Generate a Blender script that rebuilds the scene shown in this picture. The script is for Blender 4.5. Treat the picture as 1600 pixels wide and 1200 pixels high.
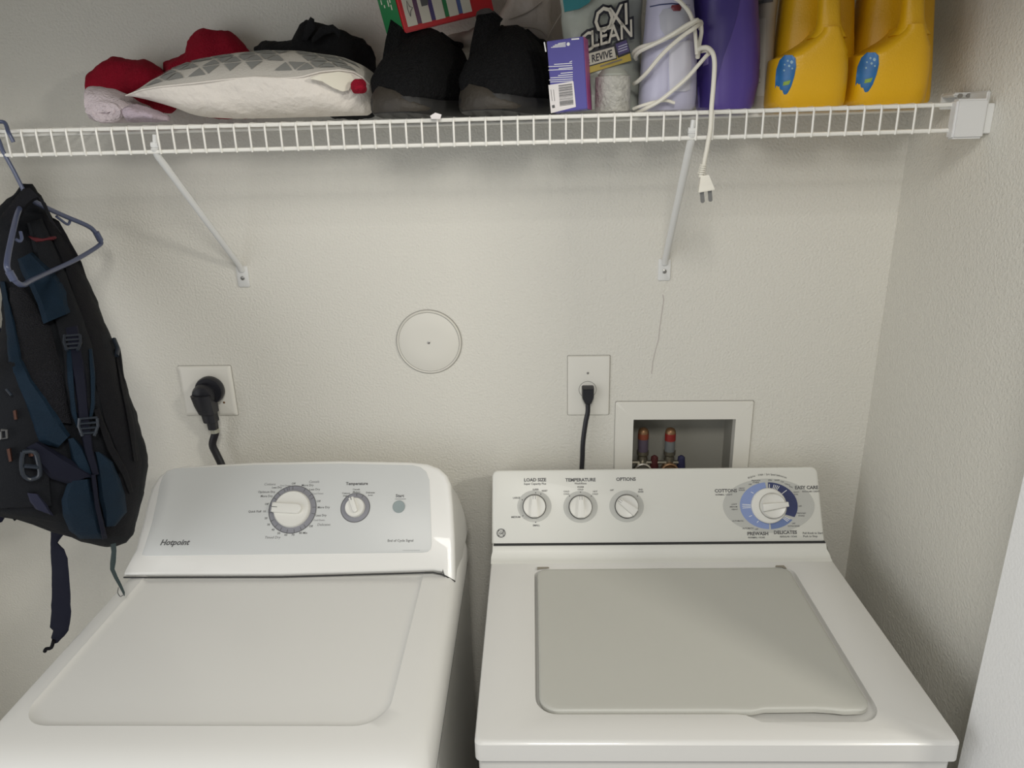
import bpy, bmesh, math, random
from mathutils import Vector, Matrix, noise
random.seed(4)
V = Vector
for o in list(bpy.data.objects): bpy.data.objects.remove(o, do_unlink=True)
scn = bpy.context.scene
COL = scn.collection

# ------------------------------------------------------------------ camera
CX, CY, CZ = 0.0917, -1.4613, 1.7334
PIT, YAW, ROL, FPX = 0.3288, 0.0571, -0.0261, 1126.7
Xr = V((math.cos(YAW), math.sin(YAW), 0))
Fh = V((-math.sin(YAW), math.cos(YAW), 0))
Fw = Fh * math.cos(PIT) + V((0, 0, -math.sin(PIT)))
Up = Fh * math.sin(PIT) + V((0, 0, math.cos(PIT)))
cr, sr = math.cos(ROL), math.sin(ROL)
cR = Xr * cr + Up * sr
cU = -Xr * sr + Up * cr
cam_d = bpy.data.cameras.new('camera'); cam = bpy.data.objects.new('camera', cam_d); COL.objects.link(cam)
m = Matrix((cR, cU, -Fw)).transposed().to_4x4(); m.translation = V((CX, CY, CZ))
cam.matrix_world = m
cam_d.sensor_width = 36; cam_d.lens = 36 * FPX / 1600; cam_d.clip_start = 0.02
scn.camera = cam
C0 = V((CX, CY, CZ))
def ray(u, v): return Fw + cR * ((u - 800) / FPX) - cU * ((v - 600) / FPX)
def at(u, v, y): d = ray(u, v); return C0 + d * ((y - CY) / d.y)
def onplane(u, v, p, n):
    d = ray(u, v); return C0 + d * ((V(p) - C0).dot(n) / d.dot(n))

# ------------------------------------------------------------------ light
scn.view_settings.view_transform = 'Standard'; scn.view_settings.look = 'None'
scn.view_settings.gamma = 1; scn.view_settings.use_curve_mapping = False
scn.view_settings.exposure = 0.0
w = bpy.data.worlds.new('room_daylight'); scn.world = w; w.use_nodes = True
bg = w.node_tree.nodes['Background']; bg.inputs[0].default_value = (0.93, 0.97, 1.0, 1); bg.inputs[1].default_value = 0.28
def area(name, loc, target, size, power, col):
    l = bpy.data.lights.new(name, 'AREA'); l.shape = 'RECTANGLE'; l.size, l.size_y = size; l.energy = power; l.color = col
    o = bpy.data.objects.new(name, l); COL.objects.link(o); o.location = loc
    o.rotation_euler = (V(target) - V(loc)).to_track_quat('-Z', 'Y').to_euler(); return o
area('room_ceiling_lamp', (0.10, -1.75, 2.42), (0.0, -0.2, 1.2), (0.40, 0.35), 13, (1.0, 0.97, 0.91))
area('room_side_lamp', (1.50, -1.62, 2.25), (-0.4, 0, 1.3), (0.22, 0.22), 12.5, (1.0, 0.96, 0.88))
area('room_window_light', (-1.9, -2.25, 1.35), (0.7, -0.6, 1.0), (2.2, 2.1), 24, (0.97, 0.98, 1.0))

# ------------------------------------------------------------------ materials
def mat(name, col, rough=0.5, metal=0.0, bump=None, var=None, trans=0.0, alpha=1.0, spec=0.5, coat=0.0):
    M = bpy.data.materials.new(name); M.use_nodes = True; nt = M.node_tree; b = nt.nodes['Principled BSDF']
    b.inputs['Base Color'].default_value = (*col, 1); b.inputs['Roughness'].default_value = rough
    b.inputs['Metallic'].default_value = metal; b.inputs['Specular IOR Level'].default_value = spec
    b.inputs['Transmission Weight'].default_value = trans; b.inputs['Alpha'].default_value = alpha
    b.inputs['Coat Weight'].default_value = coat
    tc = nt.nodes.new('ShaderNodeTexCoord')
    if var:   # (scale, amount)
        n = nt.nodes.new('ShaderNodeTexNoise'); n.inputs['Scale'].default_value = var[0]; n.inputs['Detail'].default_value = 4
        nt.links.new(tc.outputs['Object'], n.inputs['Vector'])
        mx = nt.nodes.new('ShaderNodeMix'); mx.data_type = 'RGBA'
        mx.inputs[6].default_value = (*[c * (1 - var[1]) for c in col], 1); mx.inputs[7].default_value = (*[min(1, c * (1 + var[1])) for c in col], 1)
        nt.links.new(n.outputs['Fac'], mx.inputs[0]); nt.links.new(mx.outputs[2], b.inputs['Base Color'])
    if bump:  # (scale, distance, kind)
        if len(bump) > 2 and bump[2] == 'wave':
            t = nt.nodes.new('ShaderNodeTexWave'); t.inputs['Scale'].default_value = bump[0]; t.inputs['Distortion'].default_value = 1.0
        elif len(bump) > 2 and bump[2] == 'cell':
            t = nt.nodes.new('ShaderNodeTexVoronoi'); t.inputs['Scale'].default_value = bump[0]
        else:
            t = nt.nodes.new('ShaderNodeTexNoise'); t.inputs['Scale'].default_value = bump[0]; t.inputs['Detail'].default_value = 3
        nt.links.new(tc.outputs['Object'], t.inputs['Vector'])
        bp = nt.nodes.new('ShaderNodeBump'); bp.inputs['Distance'].default_value = bump[1]; bp.inputs['Strength'].default_value = 1
        nt.links.new(t.outputs[0], bp.inputs['Height']); nt.links.new(bp.outputs[0], b.inputs['Normal'])
    return M
WALL = mat('wall_paint', (0.695, 0.675, 0.61), 0.75, bump=(210, 0.0020), var=(2.5, 0.03))
JAMB = mat('jamb_paint', (0.90, 0.90, 0.89), 0.6, bump=(200, 0.0008))
FLOOR = mat('floor_tile', (0.45, 0.42, 0.38), 0.5, var=(6, 0.1))
WIRE = mat('wire_vinyl', (0.80, 0.785, 0.73), 0.35)
BRKT = mat('bracket_enamel', (0.70, 0.70, 0.68), 0.4)
PLATE = mat('plate_ivory', (0.74, 0.72, 0.655), 0.4)
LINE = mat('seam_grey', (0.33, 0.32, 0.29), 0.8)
SCREW = mat('screw_steel', (0.35, 0.34, 0.32), 0.35, 0.9)
BLKP = mat('black_rubber', (0.012, 0.012, 0.016), 0.42)
ENAM = mat('washer_enamel', (0.74, 0.73, 0.695), 0.28, coat=0.2)
DENAM = mat('dryer_enamel', (0.82, 0.81, 0.77), 0.36, coat=0.2)
WCONS = mat('washer_console_plastic', (0.72, 0.715, 0.66), 0.4)
LIDM = mat('lid_enamel', (0.52, 0.515, 0.465), 0.4, bump=(900, 0.0001))
DGREY = mat('dryer_panel_grey', (0.61, 0.62, 0.605), 0.38)
DARKG = mat('dark_gap', (0.04, 0.04, 0.04), 0.8)
INK = mat('ink_grey', (0.10, 0.10, 0.10), 0.6)
INKL = mat('ink_pale', (0.26, 0.26, 0.26), 0.6)
LGREY = mat('dial_pale_grey', (0.50, 0.50, 0.465), 0.5)
MGREY = mat('dial_mid_grey', (0.26, 0.26, 0.285), 0.4)
BTN = mat('start_button_grey', (0.28, 0.33, 0.33), 0.4)
KNOB = mat('knob_white', (0.76, 0.75, 0.70), 0.35)
NAVY = mat('dial_navy', (0.035, 0.045, 0.13), 0.5)
LBLUE = mat('dial_light_blue', (0.24, 0.31, 0.55), 0.5)
MBLUE = mat('dial_mid_blue', (0.15, 0.21, 0.40), 0.5)
WHT = mat('print_white', (0.80, 0.80, 0.78), 0.5)
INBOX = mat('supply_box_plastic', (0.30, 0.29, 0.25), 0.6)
COPPER = mat('copper_pipe', (0.25, 0.14, 0.07), 0.4, 0.6)
STEEL = mat('valve_brass_grey', (0.24, 0.22, 0.17), 0.35, 0.8)
CHROME = mat('bright_nut', (0.55, 0.52, 0.46), 0.25, 0.9)
REDB = mat('red_band', (0.22, 0.015, 0.012), 0.4)
CLEARG = mat('smoke_cylinder', (0.15, 0.16, 0.16), 0.2)
BLUEH = mat('blue_valve_handle', (0.03, 0.03, 0.08), 0.5)
REDH = mat('dark_red_valve_handle', (0.08, 0.018, 0.018), 0.5)
RED = mat('red_fleece', (0.26, 0.006, 0.020), 0.95, bump=(350, 0.003), var=(30, 0.25), spec=0.2)
PLUSH = mat('white_plush', (0.62, 0.54, 0.56), 0.95, bump=(260, 0.004), var=(25, 0.08), spec=0.1)
PILLOW = mat('pillow_white', (0.76, 0.71, 0.645), 0.9, bump=(60, 0.004), var=(12, 0.05), spec=0.1)
PILTOP = mat('pillow_cover', (0.56, 0.53, 0.48), 0.9, bump=(300, 0.001), spec=0.1)
PILTRI = mat('pillow_print_grey', (0.26, 0.26, 0.245), 0.9, spec=0.1)
BLACKC = mat('black_cloth', (0.012, 0.012, 0.013), 0.9, bump=(120, 0.003), spec=0.2)
KNIT = mat('black_knit', (0.006, 0.006, 0.0065), 0.85, bump=(260, 0.0022, 'cell'), var=(120, 0.5), spec=0.15)
SOLE = mat('toe_rubber', (0.030, 0.024, 0.017), 0.6, bump=(90, 0.002), var=(30, 0.3))
SOLEB = mat('sole_rubber', (0.008, 0.0075, 0.007), 0.6)
BOXR = mat('red_card', (0.55, 0.012, 0.02), 0.45)
BOXG = mat('green_card', (0.015, 0.19, 0.06), 0.45)
BOXP = mat('plum_card', (0.12, 0.05, 0.11), 0.45)
BOXN = mat('violet_card', (0.06, 0.04, 0.16), 0.45)
CREAM = mat('cream_card', (0.68, 0.64, 0.54), 0.5)
PURB = mat('indigo_card', (0.075, 0.065, 0.30), 0.4)
PINK = mat('magenta_card', (0.32, 0.05, 0.20), 0.4)
WLAB = mat('label_paper', (0.74, 0.70, 0.68), 0.5)
BAGP = mat('grey_plastic_bag', (0.42, 0.36, 0.31), 0.4, bump=(25, 0.006), var=(14, 0.15))
POUCH = mat('pouch_film', (0.44, 0.46, 0.40), 0.3, bump=(22, 0.004), var=(16, 0.18))
TEAL = mat('teal_print', (0.03, 0.20, 0.22), 0.4)
YEL = mat('yellow_print', (0.55, 0.40, 0.03), 0.4)
GLIT = mat('clear_cloudy_plastic', (0.40, 0.39, 0.35), 0.35, bump=(150, 0.004), var=(110, 0.35))
LAV = mat('lavender_plastic', (0.50, 0.49, 0.62), 0.3)
LAVD = mat('grey_lavender_plastic', (0.42, 0.42, 0.47), 0.35)
CORDW = mat('white_cord', (0.74, 0.71, 0.62), 0.45)
DRED = mat('dark_red_button', (0.16, 0.02, 0.03), 0.4)
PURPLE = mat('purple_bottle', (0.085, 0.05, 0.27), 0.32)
PURPD = mat('dark_purple', (0.05, 0.03, 0.19), 0.4)
CLEARB = mat('cloudy_bottle', (0.40, 0.36, 0.30), 0.3)
YELJ = mat('golden_jug', (0.76, 0.42, 0.006), 0.38, bump=(400, 0.0004))
JBLUE = mat('blue_bubble_label', (0.02, 0.14, 0.36), 0.35, var=(60, 0.35))
BUBB = mat('pale_bubble', (0.35, 0.52, 0.62), 0.4)
HANG = mat('blue_grey_hanger', (0.075, 0.09, 0.155), 0.28)
PKD = mat('pack_charcoal', (0.0075, 0.0085, 0.011), 0.8, bump=(500, 0.001), spec=0.2)
PKB = mat('pack_black', (0.004, 0.004, 0.006), 0.85, bump=(300, 0.0015), spec=0.25)
PKM = mat('pack_mesh', (0.008, 0.008, 0.011), 0.85, bump=(420, 0.003, 'cell'), spec=0.3)
PKBL = mat('pack_blue', (0.005, 0.016, 0.031), 0.75, bump=(500, 0.001), var=(40, 0.2), spec=0.2)
PKNV = mat('pack_navy_webbing', (0.007, 0.008, 0.018), 0.75, spec=0.2)
PKBK = mat('pack_buckle', (0.016, 0.022, 0.032), 0.35)
ORNG = mat('pack_orange_tag', (0.07, 0.022, 0.01), 0.7)
REDL = mat('pack_red_logo', (0.10, 0.008, 0.014), 0.7)
NAVC = mat('navy_cloth', (0.01, 0.011, 0.035), 0.9, spec=0.2)
CRACK = mat('crack_plaster', (0.50, 0.46, 0.43), 0.9)
GRIME = mat('grime', (0.30, 0.27, 0.22), 0.9)
LOOP = mat('loop_strap', (0.02, 0.035, 0.035), 0.7)

# ------------------------------------------------------------------ helpers
BASE = {}
def tag(o, label=None, cat=None, group=None, kind=None):
    if label: o['label'] = label
    if cat: o['category'] = cat
    if group: o['group'] = group
    if kind: o['kind'] = kind
    return o
def thing(name, label, cat, base=(0, 0, 0), group=None):
    o = bpy.data.objects.new(name, None); o.empty_display_size = 0.05; COL.objects.link(o); o.location = base
    BASE[o.name] = V(base); return tag(o, label, cat, group)
def obj(name, bm, m, parent=None, smooth=True, base=None, label=None):
    b = V(base) if base is not None else (BASE[parent.name] if parent is not None else V((0, 0, 0)))
    bmesh.ops.translate(bm, verts=bm.verts, vec=-b)
    bmesh.ops.recalc_face_normals(bm, faces=bm.faces)
    me = bpy.data.meshes.new(name)
    bm.to_mesh(me); bm.free()
    for mm in (m if isinstance(m, (list, tuple)) else [m]): me.materials.append(mm)
    if smooth:
        for p in me.polygons: p.use_smooth = True
        try: me.set_sharp_from_angle(angle=math.radians(38))
        except Exception: pass
    o = bpy.data.objects.new(name, me); COL.objects.link(o)
    if parent is not None: o.parent = parent
    else: o.location = b
    BASE[o.name] = b
    if label: o['label'] = label
    return o
def box(bm, x0, x1, y0, y1, z0, z1, bev=0):
    vs = [bm.verts.new((x, y, z)) for z in (z0, z1) for y in (y0, y1) for x in (x0, x1)]
    fs = [bm.faces.new([vs[i] for i in f]) for f in ((0, 2, 3, 1), (4, 5, 7, 6), (0, 1, 5, 4), (2, 6, 7, 3), (0, 4, 6, 2), (1, 3, 7, 5))]
    if bev:
        es = list({e for f in fs for e in f.edges})
        bmesh.ops.bevel(bm, geom=es, offset=bev, segments=3, affect='EDGES')
    return bm
def hexa(bm, pts, bev=0):   # 8 corners: bottom 4 then top 4, both ccw
    vs = [bm.verts.new(p) for p in pts]
    fs = [bm.faces.new([vs[i] for i in f]) for f in ((3, 2, 1, 0), (4, 5, 6, 7), (0, 1, 5, 4), (1, 2, 6, 5), (2, 3, 7, 6), (3, 0, 4, 7))]
    if bev:
        es = list({e for f in fs for e in f.edges}); bmesh.ops.bevel(bm, geom=es, offset=bev, segments=3, affect='EDGES')
    return bm
def loops(bm, rings, cap0=True, cap1=True, closed=True):
    R = [[bm.verts.new(p) for p in r] for r in rings]; n = len(R[0])
    for a, b in zip(R, R[1:]):
        for i in range(n if closed else n - 1):
            j = (i + 1) % n
            try: bm.faces.new((a[i], a[j], b[j], b[i]))
            except ValueError: pass
    if cap0 and closed: bm.faces.new(R[0][::-1])
    if cap1 and closed: bm.faces.new(R[-1])
    return R
def rrect(x0, x1, y0, y1, r, k=7):
    if not isinstance(r, (list, tuple)): r = [r] * 4
    out = []
    for i, (cx, cy, a) in enumerate(((x1, y1, 0), (x0, y1, 90), (x0, y0, 180), (x1, y0, 270))):
        rr = max(r[i], 1e-5); ccx = cx - rr if cx == x1 else cx + rr; ccy = cy - rr if cy == y1 else cy + rr
        for t in range(k):
            th = math.radians(a + 90 * t / (k - 1)); out.append((ccx + rr * math.cos(th), ccy + rr * math.sin(th)))
    return out
class Fr:   # a frame: local (a, b, c) -> world
    def __init__(s, o, X, Y, N=None):
        s.o = V(o); s.X = V(X).normalized(); Yt = V(Y); s.N = (V(N) if N else s.X.cross(Yt)).normalized(); s.Y = s.N.cross(s.X).normalized()
    def __call__(s, a, b, c=0): return s.o + s.X * a + s.Y * b + s.N * c
    def px(s, u, v):
        p = onplane(u, v, s.o, s.N) - s.o; return (p.dot(s.X), p.dot(s.Y))
def rings_fr(bm, fr, rings, cap0=True, cap1=True):   # rings: (outline2d, height)
    return loops(bm, [[fr(x, y, h) for x, y in pts] for pts, h in rings], cap0, cap1)
def circ(cx, cy, r, n=40, ry=None): return [(cx + r * math.cos(2 * math.pi * i / n), cy + (ry or r) * math.sin(2 * math.pi * i / n)) for i in range(n)]
def disc(bm, fr, cx, cy, prof, n=40):   # prof: (radius, height) list, lathe about the frame normal
    return rings_fr(bm, fr, [(circ(cx, cy, r, n), h) for r, h in prof])
def sector(bm, fr, cx, cy, r0, r1, a0, a1, h0, h1, n=None, q=1.0):
    n = n or max(2, int(abs(a1 - a0) / 4)); 
    A = [math.radians(a0 + (a1 - a0) * i / n) for i in range(n + 1)]
    pts = [(cx + r1 * math.cos(a), cy + q * r1 * math.sin(a)) for a in A] + [(cx + r0 * math.cos(a), cy + r0 * math.sin(a)) for a in reversed(A)]
    top = [bm.verts.new(fr(x, y, h1)) for x, y in pts]; bot = [bm.verts.new(fr(x, y, h0)) for x, y in pts]; N = len(pts)
    for i in range(n):
        bm.faces.new((top[i], top[i + 1], top[N - 2 - i], top[N - 1 - i]))
    for i in range(N): bm.faces.new((bot[i], bot[(i + 1) % N], top[(i + 1) % N], top[i]))
def slab(bm, fr, pts, h0, h1):
    return rings_fr(bm, fr, [(pts, h0), (pts, h1)])
def cat(pts, k=6):
    P = [V(p) for p in pts]; out = []
    for i in range(len(P) - 1):
        a = P[i - 1] if i else P[0] * 2 - P[1]; b, c = P[i], P[i + 1]; d = P[i + 2] if i + 2 < len(P) else P[-1] * 2 - P[-2]
        for j in range(k):
            t = j / k; out.append(0.5 * ((2 * b) + (c - a) * t + (2 * a - 5 * b + 4 * c - d) * t * t + (3 * b - a - 3 * c + d) * t ** 3))
    out.append(P[-1]); return out
def tube(bm, pts, r, n=10, smooth=0, flat=None, rs=None, side=None):
    P = cat(pts, smooth) if smooth else [V(p) for p in pts]
    T = [(P[min(i + 1, len(P) - 1)] - P[max(i - 1, 0)]).normalized() for i in range(len(P))]
    nrm = V(side) if side is not None else (V((0, 0, 1)) if abs(T[0].z) < 0.9 else V((1, 0, 0)))
    nrm = (nrm - T[0] * nrm.dot(T[0])).normalized(); R = []
    for i, (p, t) in enumerate(zip(P, T)):
        nrm = (nrm - t * nrm.dot(t)).normalized(); bn = t.cross(nrm)
        rr = r if rs is None else rs[0] + (rs[1] - rs[0]) * i / (len(P) - 1)
        f = flat or 1
        R.append([p + nrm * math.cos(2 * math.pi * k / n) * rr + bn * math.sin(2 * math.pi * k / n) * rr * f for k in range(n)])
    loops(bm, R); return bm
def sgnpow(x, e): return math.copysign(abs(x) ** e, x)
def wrinkle(bm, amp, sc, seed=0, octv=2):
    bm.normal_update()
    for v in bm.verts:
        d = 0; a = amp; s = sc
        for k in range(octv):
            d += a * noise.noise(v.co * s + V((seed, seed * 2.1, k * 7))); a *= 0.5; s *= 2.1
        v.co += v.normal * d
def interp(rows, x, col):
    if x <= rows[0][0]: return rows[0][col]
    for a, b in zip(rows, rows[1:]):
        if x <= b[0]: t = (x - a[0]) / (b[0] - a[0]); return a[col] + (b[col] - a[col]) * t
    return rows[-1][col]
class VLoft:  # upright loft: rows (v, uL, uR), centre plane y=Y, half depth D
    def __init__(s, rows, Y, D, ex=3.0):
        s.rows = sorted(rows); s.Y = Y; s.D = D; s.ex = ex
    def sec(s, v):
        uL, uR = interp(s.rows, v, 1), interp(s.rows, v, 2)
        a, b = at(uL, v, s.Y), at(uR, v, s.Y); d = interp(s.rows, v, 3) if len(s.rows[0]) > 3 else s.D
        return a, b, d
    def build(s, bm, step=6, n=36, taper=True):
        v0, v1 = s.rows[0][0], s.rows[-1][0]; k = max(2, int((v1 - v0) / step)); R = []
        for i in range(k + 1):
            v = v0 + (v1 - v0) * i / k; a, b, d = s.sec(v); c = (a + b) / 2; h = (b.x - a.x) / 2
            z = c.z; R.append([V((c.x + h * sgnpow(math.cos(2 * math.pi * j / n), 2 / s.ex), s.Y + d * sgnpow(math.sin(2 * math.pi * j / n), 2 / s.ex), z)) for j in range(n)])
        loops(bm, R); return bm
    def front(s, u, v, off=0.0):
        a, b, d = s.sec(v); y = s.Y - d
        for _ in range(4):
            p = at(u, v, y); c = (a.x + b.x) / 2; h = (b.x - a.x) / 2; t = min(0.97, abs((p.x - c) / h))
            y = s.Y - d * (1 - t ** s.ex) ** (1 / s.ex) - off
        return at(u, v, y)
def patch(bm, rows, P, thick, k=10, m=6):
    """a thickened patch: rows of (uL,vL,uR,vR); P(u,v,off) gives the surface point"""
    rr = []
    for i in range(len(rows) - 1):
        for j in range(k):
            t = j / k; rr.append(tuple(a + (b - a) * t for a, b in zip(rows[i], rows[i + 1])))
    rr.append(rows[-1]); R = []
    for (uL, vL, uR, vR) in rr:
        f = [P(uL + (uR - uL) * i / m, vL + (vR - vL) * i / m, thick if 0 < i < m else thick * 0.6) for i in range(m + 1)]
        b = [P(uL + (uR - uL) * i / m, vL + (vR - vL) * i / m, -0.002) for i in range(m, -1, -1)]
        R.append(f + b)
    loops(bm, R)
def ribbon(pts, wd):   # pixel centreline -> patch rows
    out = []
    for i, p in enumerate(pts):
        a = pts[max(i - 1, 0)]; b = pts[min(i + 1, len(pts) - 1)]; dx, dy = b[0] - a[0], b[1] - a[1]; L = math.hypot(dx, dy)
        wv = (wd[i] if isinstance(wd, (list, tuple)) else wd) / 2; nx, ny = dy / L * wv, -dx / L * wv
        out.append((p[0] - nx, p[1] - ny, p[0] + nx, p[1] + ny))
    return out
class HLoft:  # lying loft: rows (u, vtop, vbot), centre plane Y, half depth
    def __init__(s, rows, Y, D, ex=2.2): s.rows = sorted(rows); s.Y = Y; s.D = D; s.ex = ex
    def build(s, bm, step=5, n=32):
        u0, u1 = s.rows[0][0], s.rows[-1][0]; k = max(3, int((u1 - u0) / step)); R = []
        for i in range(k + 1):
            u = u0 + (u1 - u0) * i / k; a = at(u, interp(s.rows, u, 1), s.Y); b = at(u, interp(s.rows, u, 2), s.Y)
            e = min(1, math.sin(math.pi * min(1, max(0, (i + 0.35) / (k + 0.7)))) * 2.2); d = s.D * max(0.15, e)
            c = (a + b) / 2; h = abs(a.z - b.z) / 2
            R.append([V((c.x, s.Y + d * sgnpow(math.cos(2 * math.pi * j / n), 2 / s.ex), c.z + h * sgnpow(math.sin(2 * math.pi * j / n), 2 / s.ex))) for j in range(n)])
        loops(bm, R); return bm
def text(bm, fr, s, x, y, size, align='CENTER', rot=0, h=0.0003, shear=0.0, bold=0.0, sx=1.0, mi=0):
    cu = bpy.data.curves.new('t', 'FONT'); cu.body = s; cu.size = size; cu.align_x = align; cu.align_y = 'CENTER'
    cu.shear = shear; cu.offset = bold; cu.resolution_u = 2; cu.extrude = 0
    to = bpy.data.objects.new('t', cu); COL.objects.link(to)
    dg = bpy.context.evaluated_depsgraph_get(); me = bpy.data.meshes.new_from_object(to.evaluated_get(dg))
    n0 = len(bm.verts); f0 = len(bm.faces); bm.from_mesh(me); bm.verts.ensure_lookup_table(); bm.faces.ensure_lookup_table()
    c, q = math.cos(rot), math.sin(rot)
    for v in bm.verts[n0:]:
        a, b = v.co.x * sx, v.co.y; v.co = fr(x + a * c - b * q, y + a * q + b * c, h)
    for f in bm.faces[f0:]: f.material_index = mi
    bpy.data.objects.remove(to); bpy.data.curves.remove(cu); bpy.data.meshes.remove(me)
def bar(bm, fr, x0, y0, x1, y1, wd, h0=0, h1=0.0004, mi=0):
    f0 = len(bm.faces)
    d = V((x1 - x0, y1 - y0)); n = V((-d.y, d.x)).normalized() * wd / 2
    slab(bm, fr, [(x0 - n.x, y0 - n.y), (x1 - n.x, y1 - n.y), (x1 + n.x, y1 + n.y), (x0 + n.x, y0 + n.y)], h0, h1)
    bm.faces.ensure_lookup_table()
    for f in bm.faces[f0:]: f.material_index = mi
B = bmesh.new
def struct(name, bm, m, base=(0, 0, 0)): return tag(obj(name, bm, m, smooth=False, base=base), kind='structure')

# ------------------------------------------------------------------ setting
XR, XL, ZC = 0.764, -1.45, 2.44
OX0, OX1, OZ0, OZ1 = 0.268, 0.487, 0.985, 1.153      # hole for the supply box
bm = B()
for a in ((XL - .1, OX0, 0, ZC), (OX1, XR + .1, 0, ZC), (OX0, OX1, 0, OZ0), (OX0, OX1, OZ1, ZC)): box(bm, a[0], a[1], 0, .1, a[2], a[3])
wall_back = struct('wall_back', bm, WALL)
struct('wall_right', box(B(), XR, XR + .1, -0.585, 0, 0, ZC), WALL)
struct('wall_left', box(B(), XL - .1, XL, -0.72, 0, 0, ZC), WALL)
bm = B(); box(bm, 0.70, 1.6, -0.74, -0.585, 0, ZC, 0.003); box(bm, XL - .1, 0.70, -0.74, -0.62, 2.03, ZC); box(bm, -2.3, XL - .1, -0.74, -0.6, 0, ZC)
struct('wall_front', bm, JAMB)
struct('ceiling', box(B(), XL - .1, XR + .1, -0.74, .1, ZC, ZC + .05), WALL)
struct('floor', box(B(), -2.3, 1.8, -2.6, .1, -.05, 0), FLOOR)
# hairline plaster crack under the right bracket (a mark on the wall)
pts = [(1036, 436), (1034, 452), (1037, 468), (1034, 490), (1031, 510), (1029, 530), (1024, 548), (1020, 565), (1018, 584)]
bm = B(); fw = Fr((0, 0, 1), (1, 0, 0), (0, 0, 1))
for a, b in zip(pts, pts[1:]):
    (x0, y0), (x1, y1) = fw.px(*a), fw.px(*b); bar(bm, fw, x0, y0, x1, y1, 0.0018, 0, 0.0006)
for a, b, wd in (((1038, 434), (1037, 446), .012), ((1036, 446), (1034, 460), .007)):
    (x0, y0), (x1, y1) = fw.px(*a), fw.px(*b); bar(bm, fw, x0, y0, x1, y1, wd, 0, 0.0007, 1)
obj('plaster_crack', bm, [CRACK, WALL], wall_back, label='thin crack in the plaster')

# round blank cover on the wall
t = thing('round_wall_cover', 'round white blank cover plate screwed flat on the wall above the dryer', 'wall cover', (-0.165, 0, 1.33))
cx, cy = -0.165, 1.3295 - 1.0
obj('plate', (lambda b: (disc(b, fw, cx, cy, [(.0685, 0), (.0685, .0035), (.0665, .006), (.0655, .0055), (.0640, .0035), (.0625, .0045), (.030, .0052), (.001, .0053)], 64), b)[1])(B()), mat('cover_paint', (0.70, 0.68, 0.615), 0.6), t)
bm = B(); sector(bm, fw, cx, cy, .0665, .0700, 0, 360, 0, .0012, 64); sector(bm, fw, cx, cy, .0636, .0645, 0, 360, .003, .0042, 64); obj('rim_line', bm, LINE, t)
obj('screw', (lambda b: (disc(b, fw, cx, cy, [(.003, .004), (.003, .0065), (.0015, .0072)], 12), b)[1])(B()), SCREW, t)

# ------------------------------------------------------------------ wire shelf
SY, SZ = -0.249, 1.765
def sagz(x): return -0.0022 * (1 - ((x + 0.15) / 0.9) ** 2) if abs(x + .15) < .9 else 0
sh = thing('wire_shelf', 'long white wire shelf spanning the back wall above both machines', 'shelf', (0, 0, SZ))
xs = [-1.44 + i * (0.713 + 1.44) / 24 for i in range(25)]
for nm, y, z, r in (('front_rail', SY, SZ, .0033), ('front_rail', SY - .001, SZ - .037, .0033), ('back_rail', -.008, SZ, .003), ('support_rail', -.125, SZ - .004, .003)):
    obj(nm, tube(B(), [(x, y, z + sagz(x)) for x in xs], r, 8), WIRE, sh)
w0 = None
for n in range(-25, 59):
    x = -0.7961 + .0254 * n
    if w0 is None:
        w0 = obj('cross_wire', tube(B(), [(0, -.004, SZ + .0028), (0, SY + .004, SZ + .0028), (0, SY - .0028, SZ + .0015), (0, SY - .0045, SZ - .003), (0, SY - .0048, SZ - .037), (0, SY - .0035, SZ - .0405)], .0017, 6), WIRE, sh, base=(0, 0, SZ))
        c = w0
    else:
        c = w0.copy(); COL.objects.link(c); c.parent = sh
    c.location = (x, 0, sagz(x))
# shelf braces
for bx, lab, fx in ((-0.553, 'white diagonal shelf brace above the dryer, its foot screwed to the wall', -0.545), (0.316, 'white diagonal shelf brace above the washer, left of the dangling plug', 0.321)):
    t = thing('shelf_brace', lab, 'bracket', (fx, 0, 1.477), 'shelf braces')
    bm = B(); tube(bm, [(bx, SY - .002, SZ - .034), (bx, SY + .006, SZ - .046), (fx, -.012, 1.500), (fx, -.004, 1.487)], .0065, 10, 0, flat=0.75, side=(1, 0, 0)); obj('arm', bm, BRKT, t)
    f2 = Fr((fx, 0, 1.475), (1, 0, 0), (0, 0, 1)); bm = B()
    rings_fr(bm, f2, [(rrect(-.0125, .0125, -.022, .022, .004), 0), (rrect(-.0125, .0125, -.022, .022, .004), .003), (rrect(-.0115, .0115, -.021, .021, .004), .004)]); obj('foot_plate', bm, BRKT, t)
    bm = B(); disc(bm, f2, 0, -.003, [(.0042, .003), (.0042, .0055), (.002, .0065)], 14); obj('screw', bm, SCREW, t)
    bm = B(); tube(bm, [(bx - .006, SY + .003, SZ - .028), (bx + .006, SY + .003, SZ - .028)], .005, 8); tube(bm, [(bx, SY + .003, SZ - .03), (bx + .002, SY + .004, SZ - .012)], .004, 8); obj('clip', bm, BRKT, t)
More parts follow.
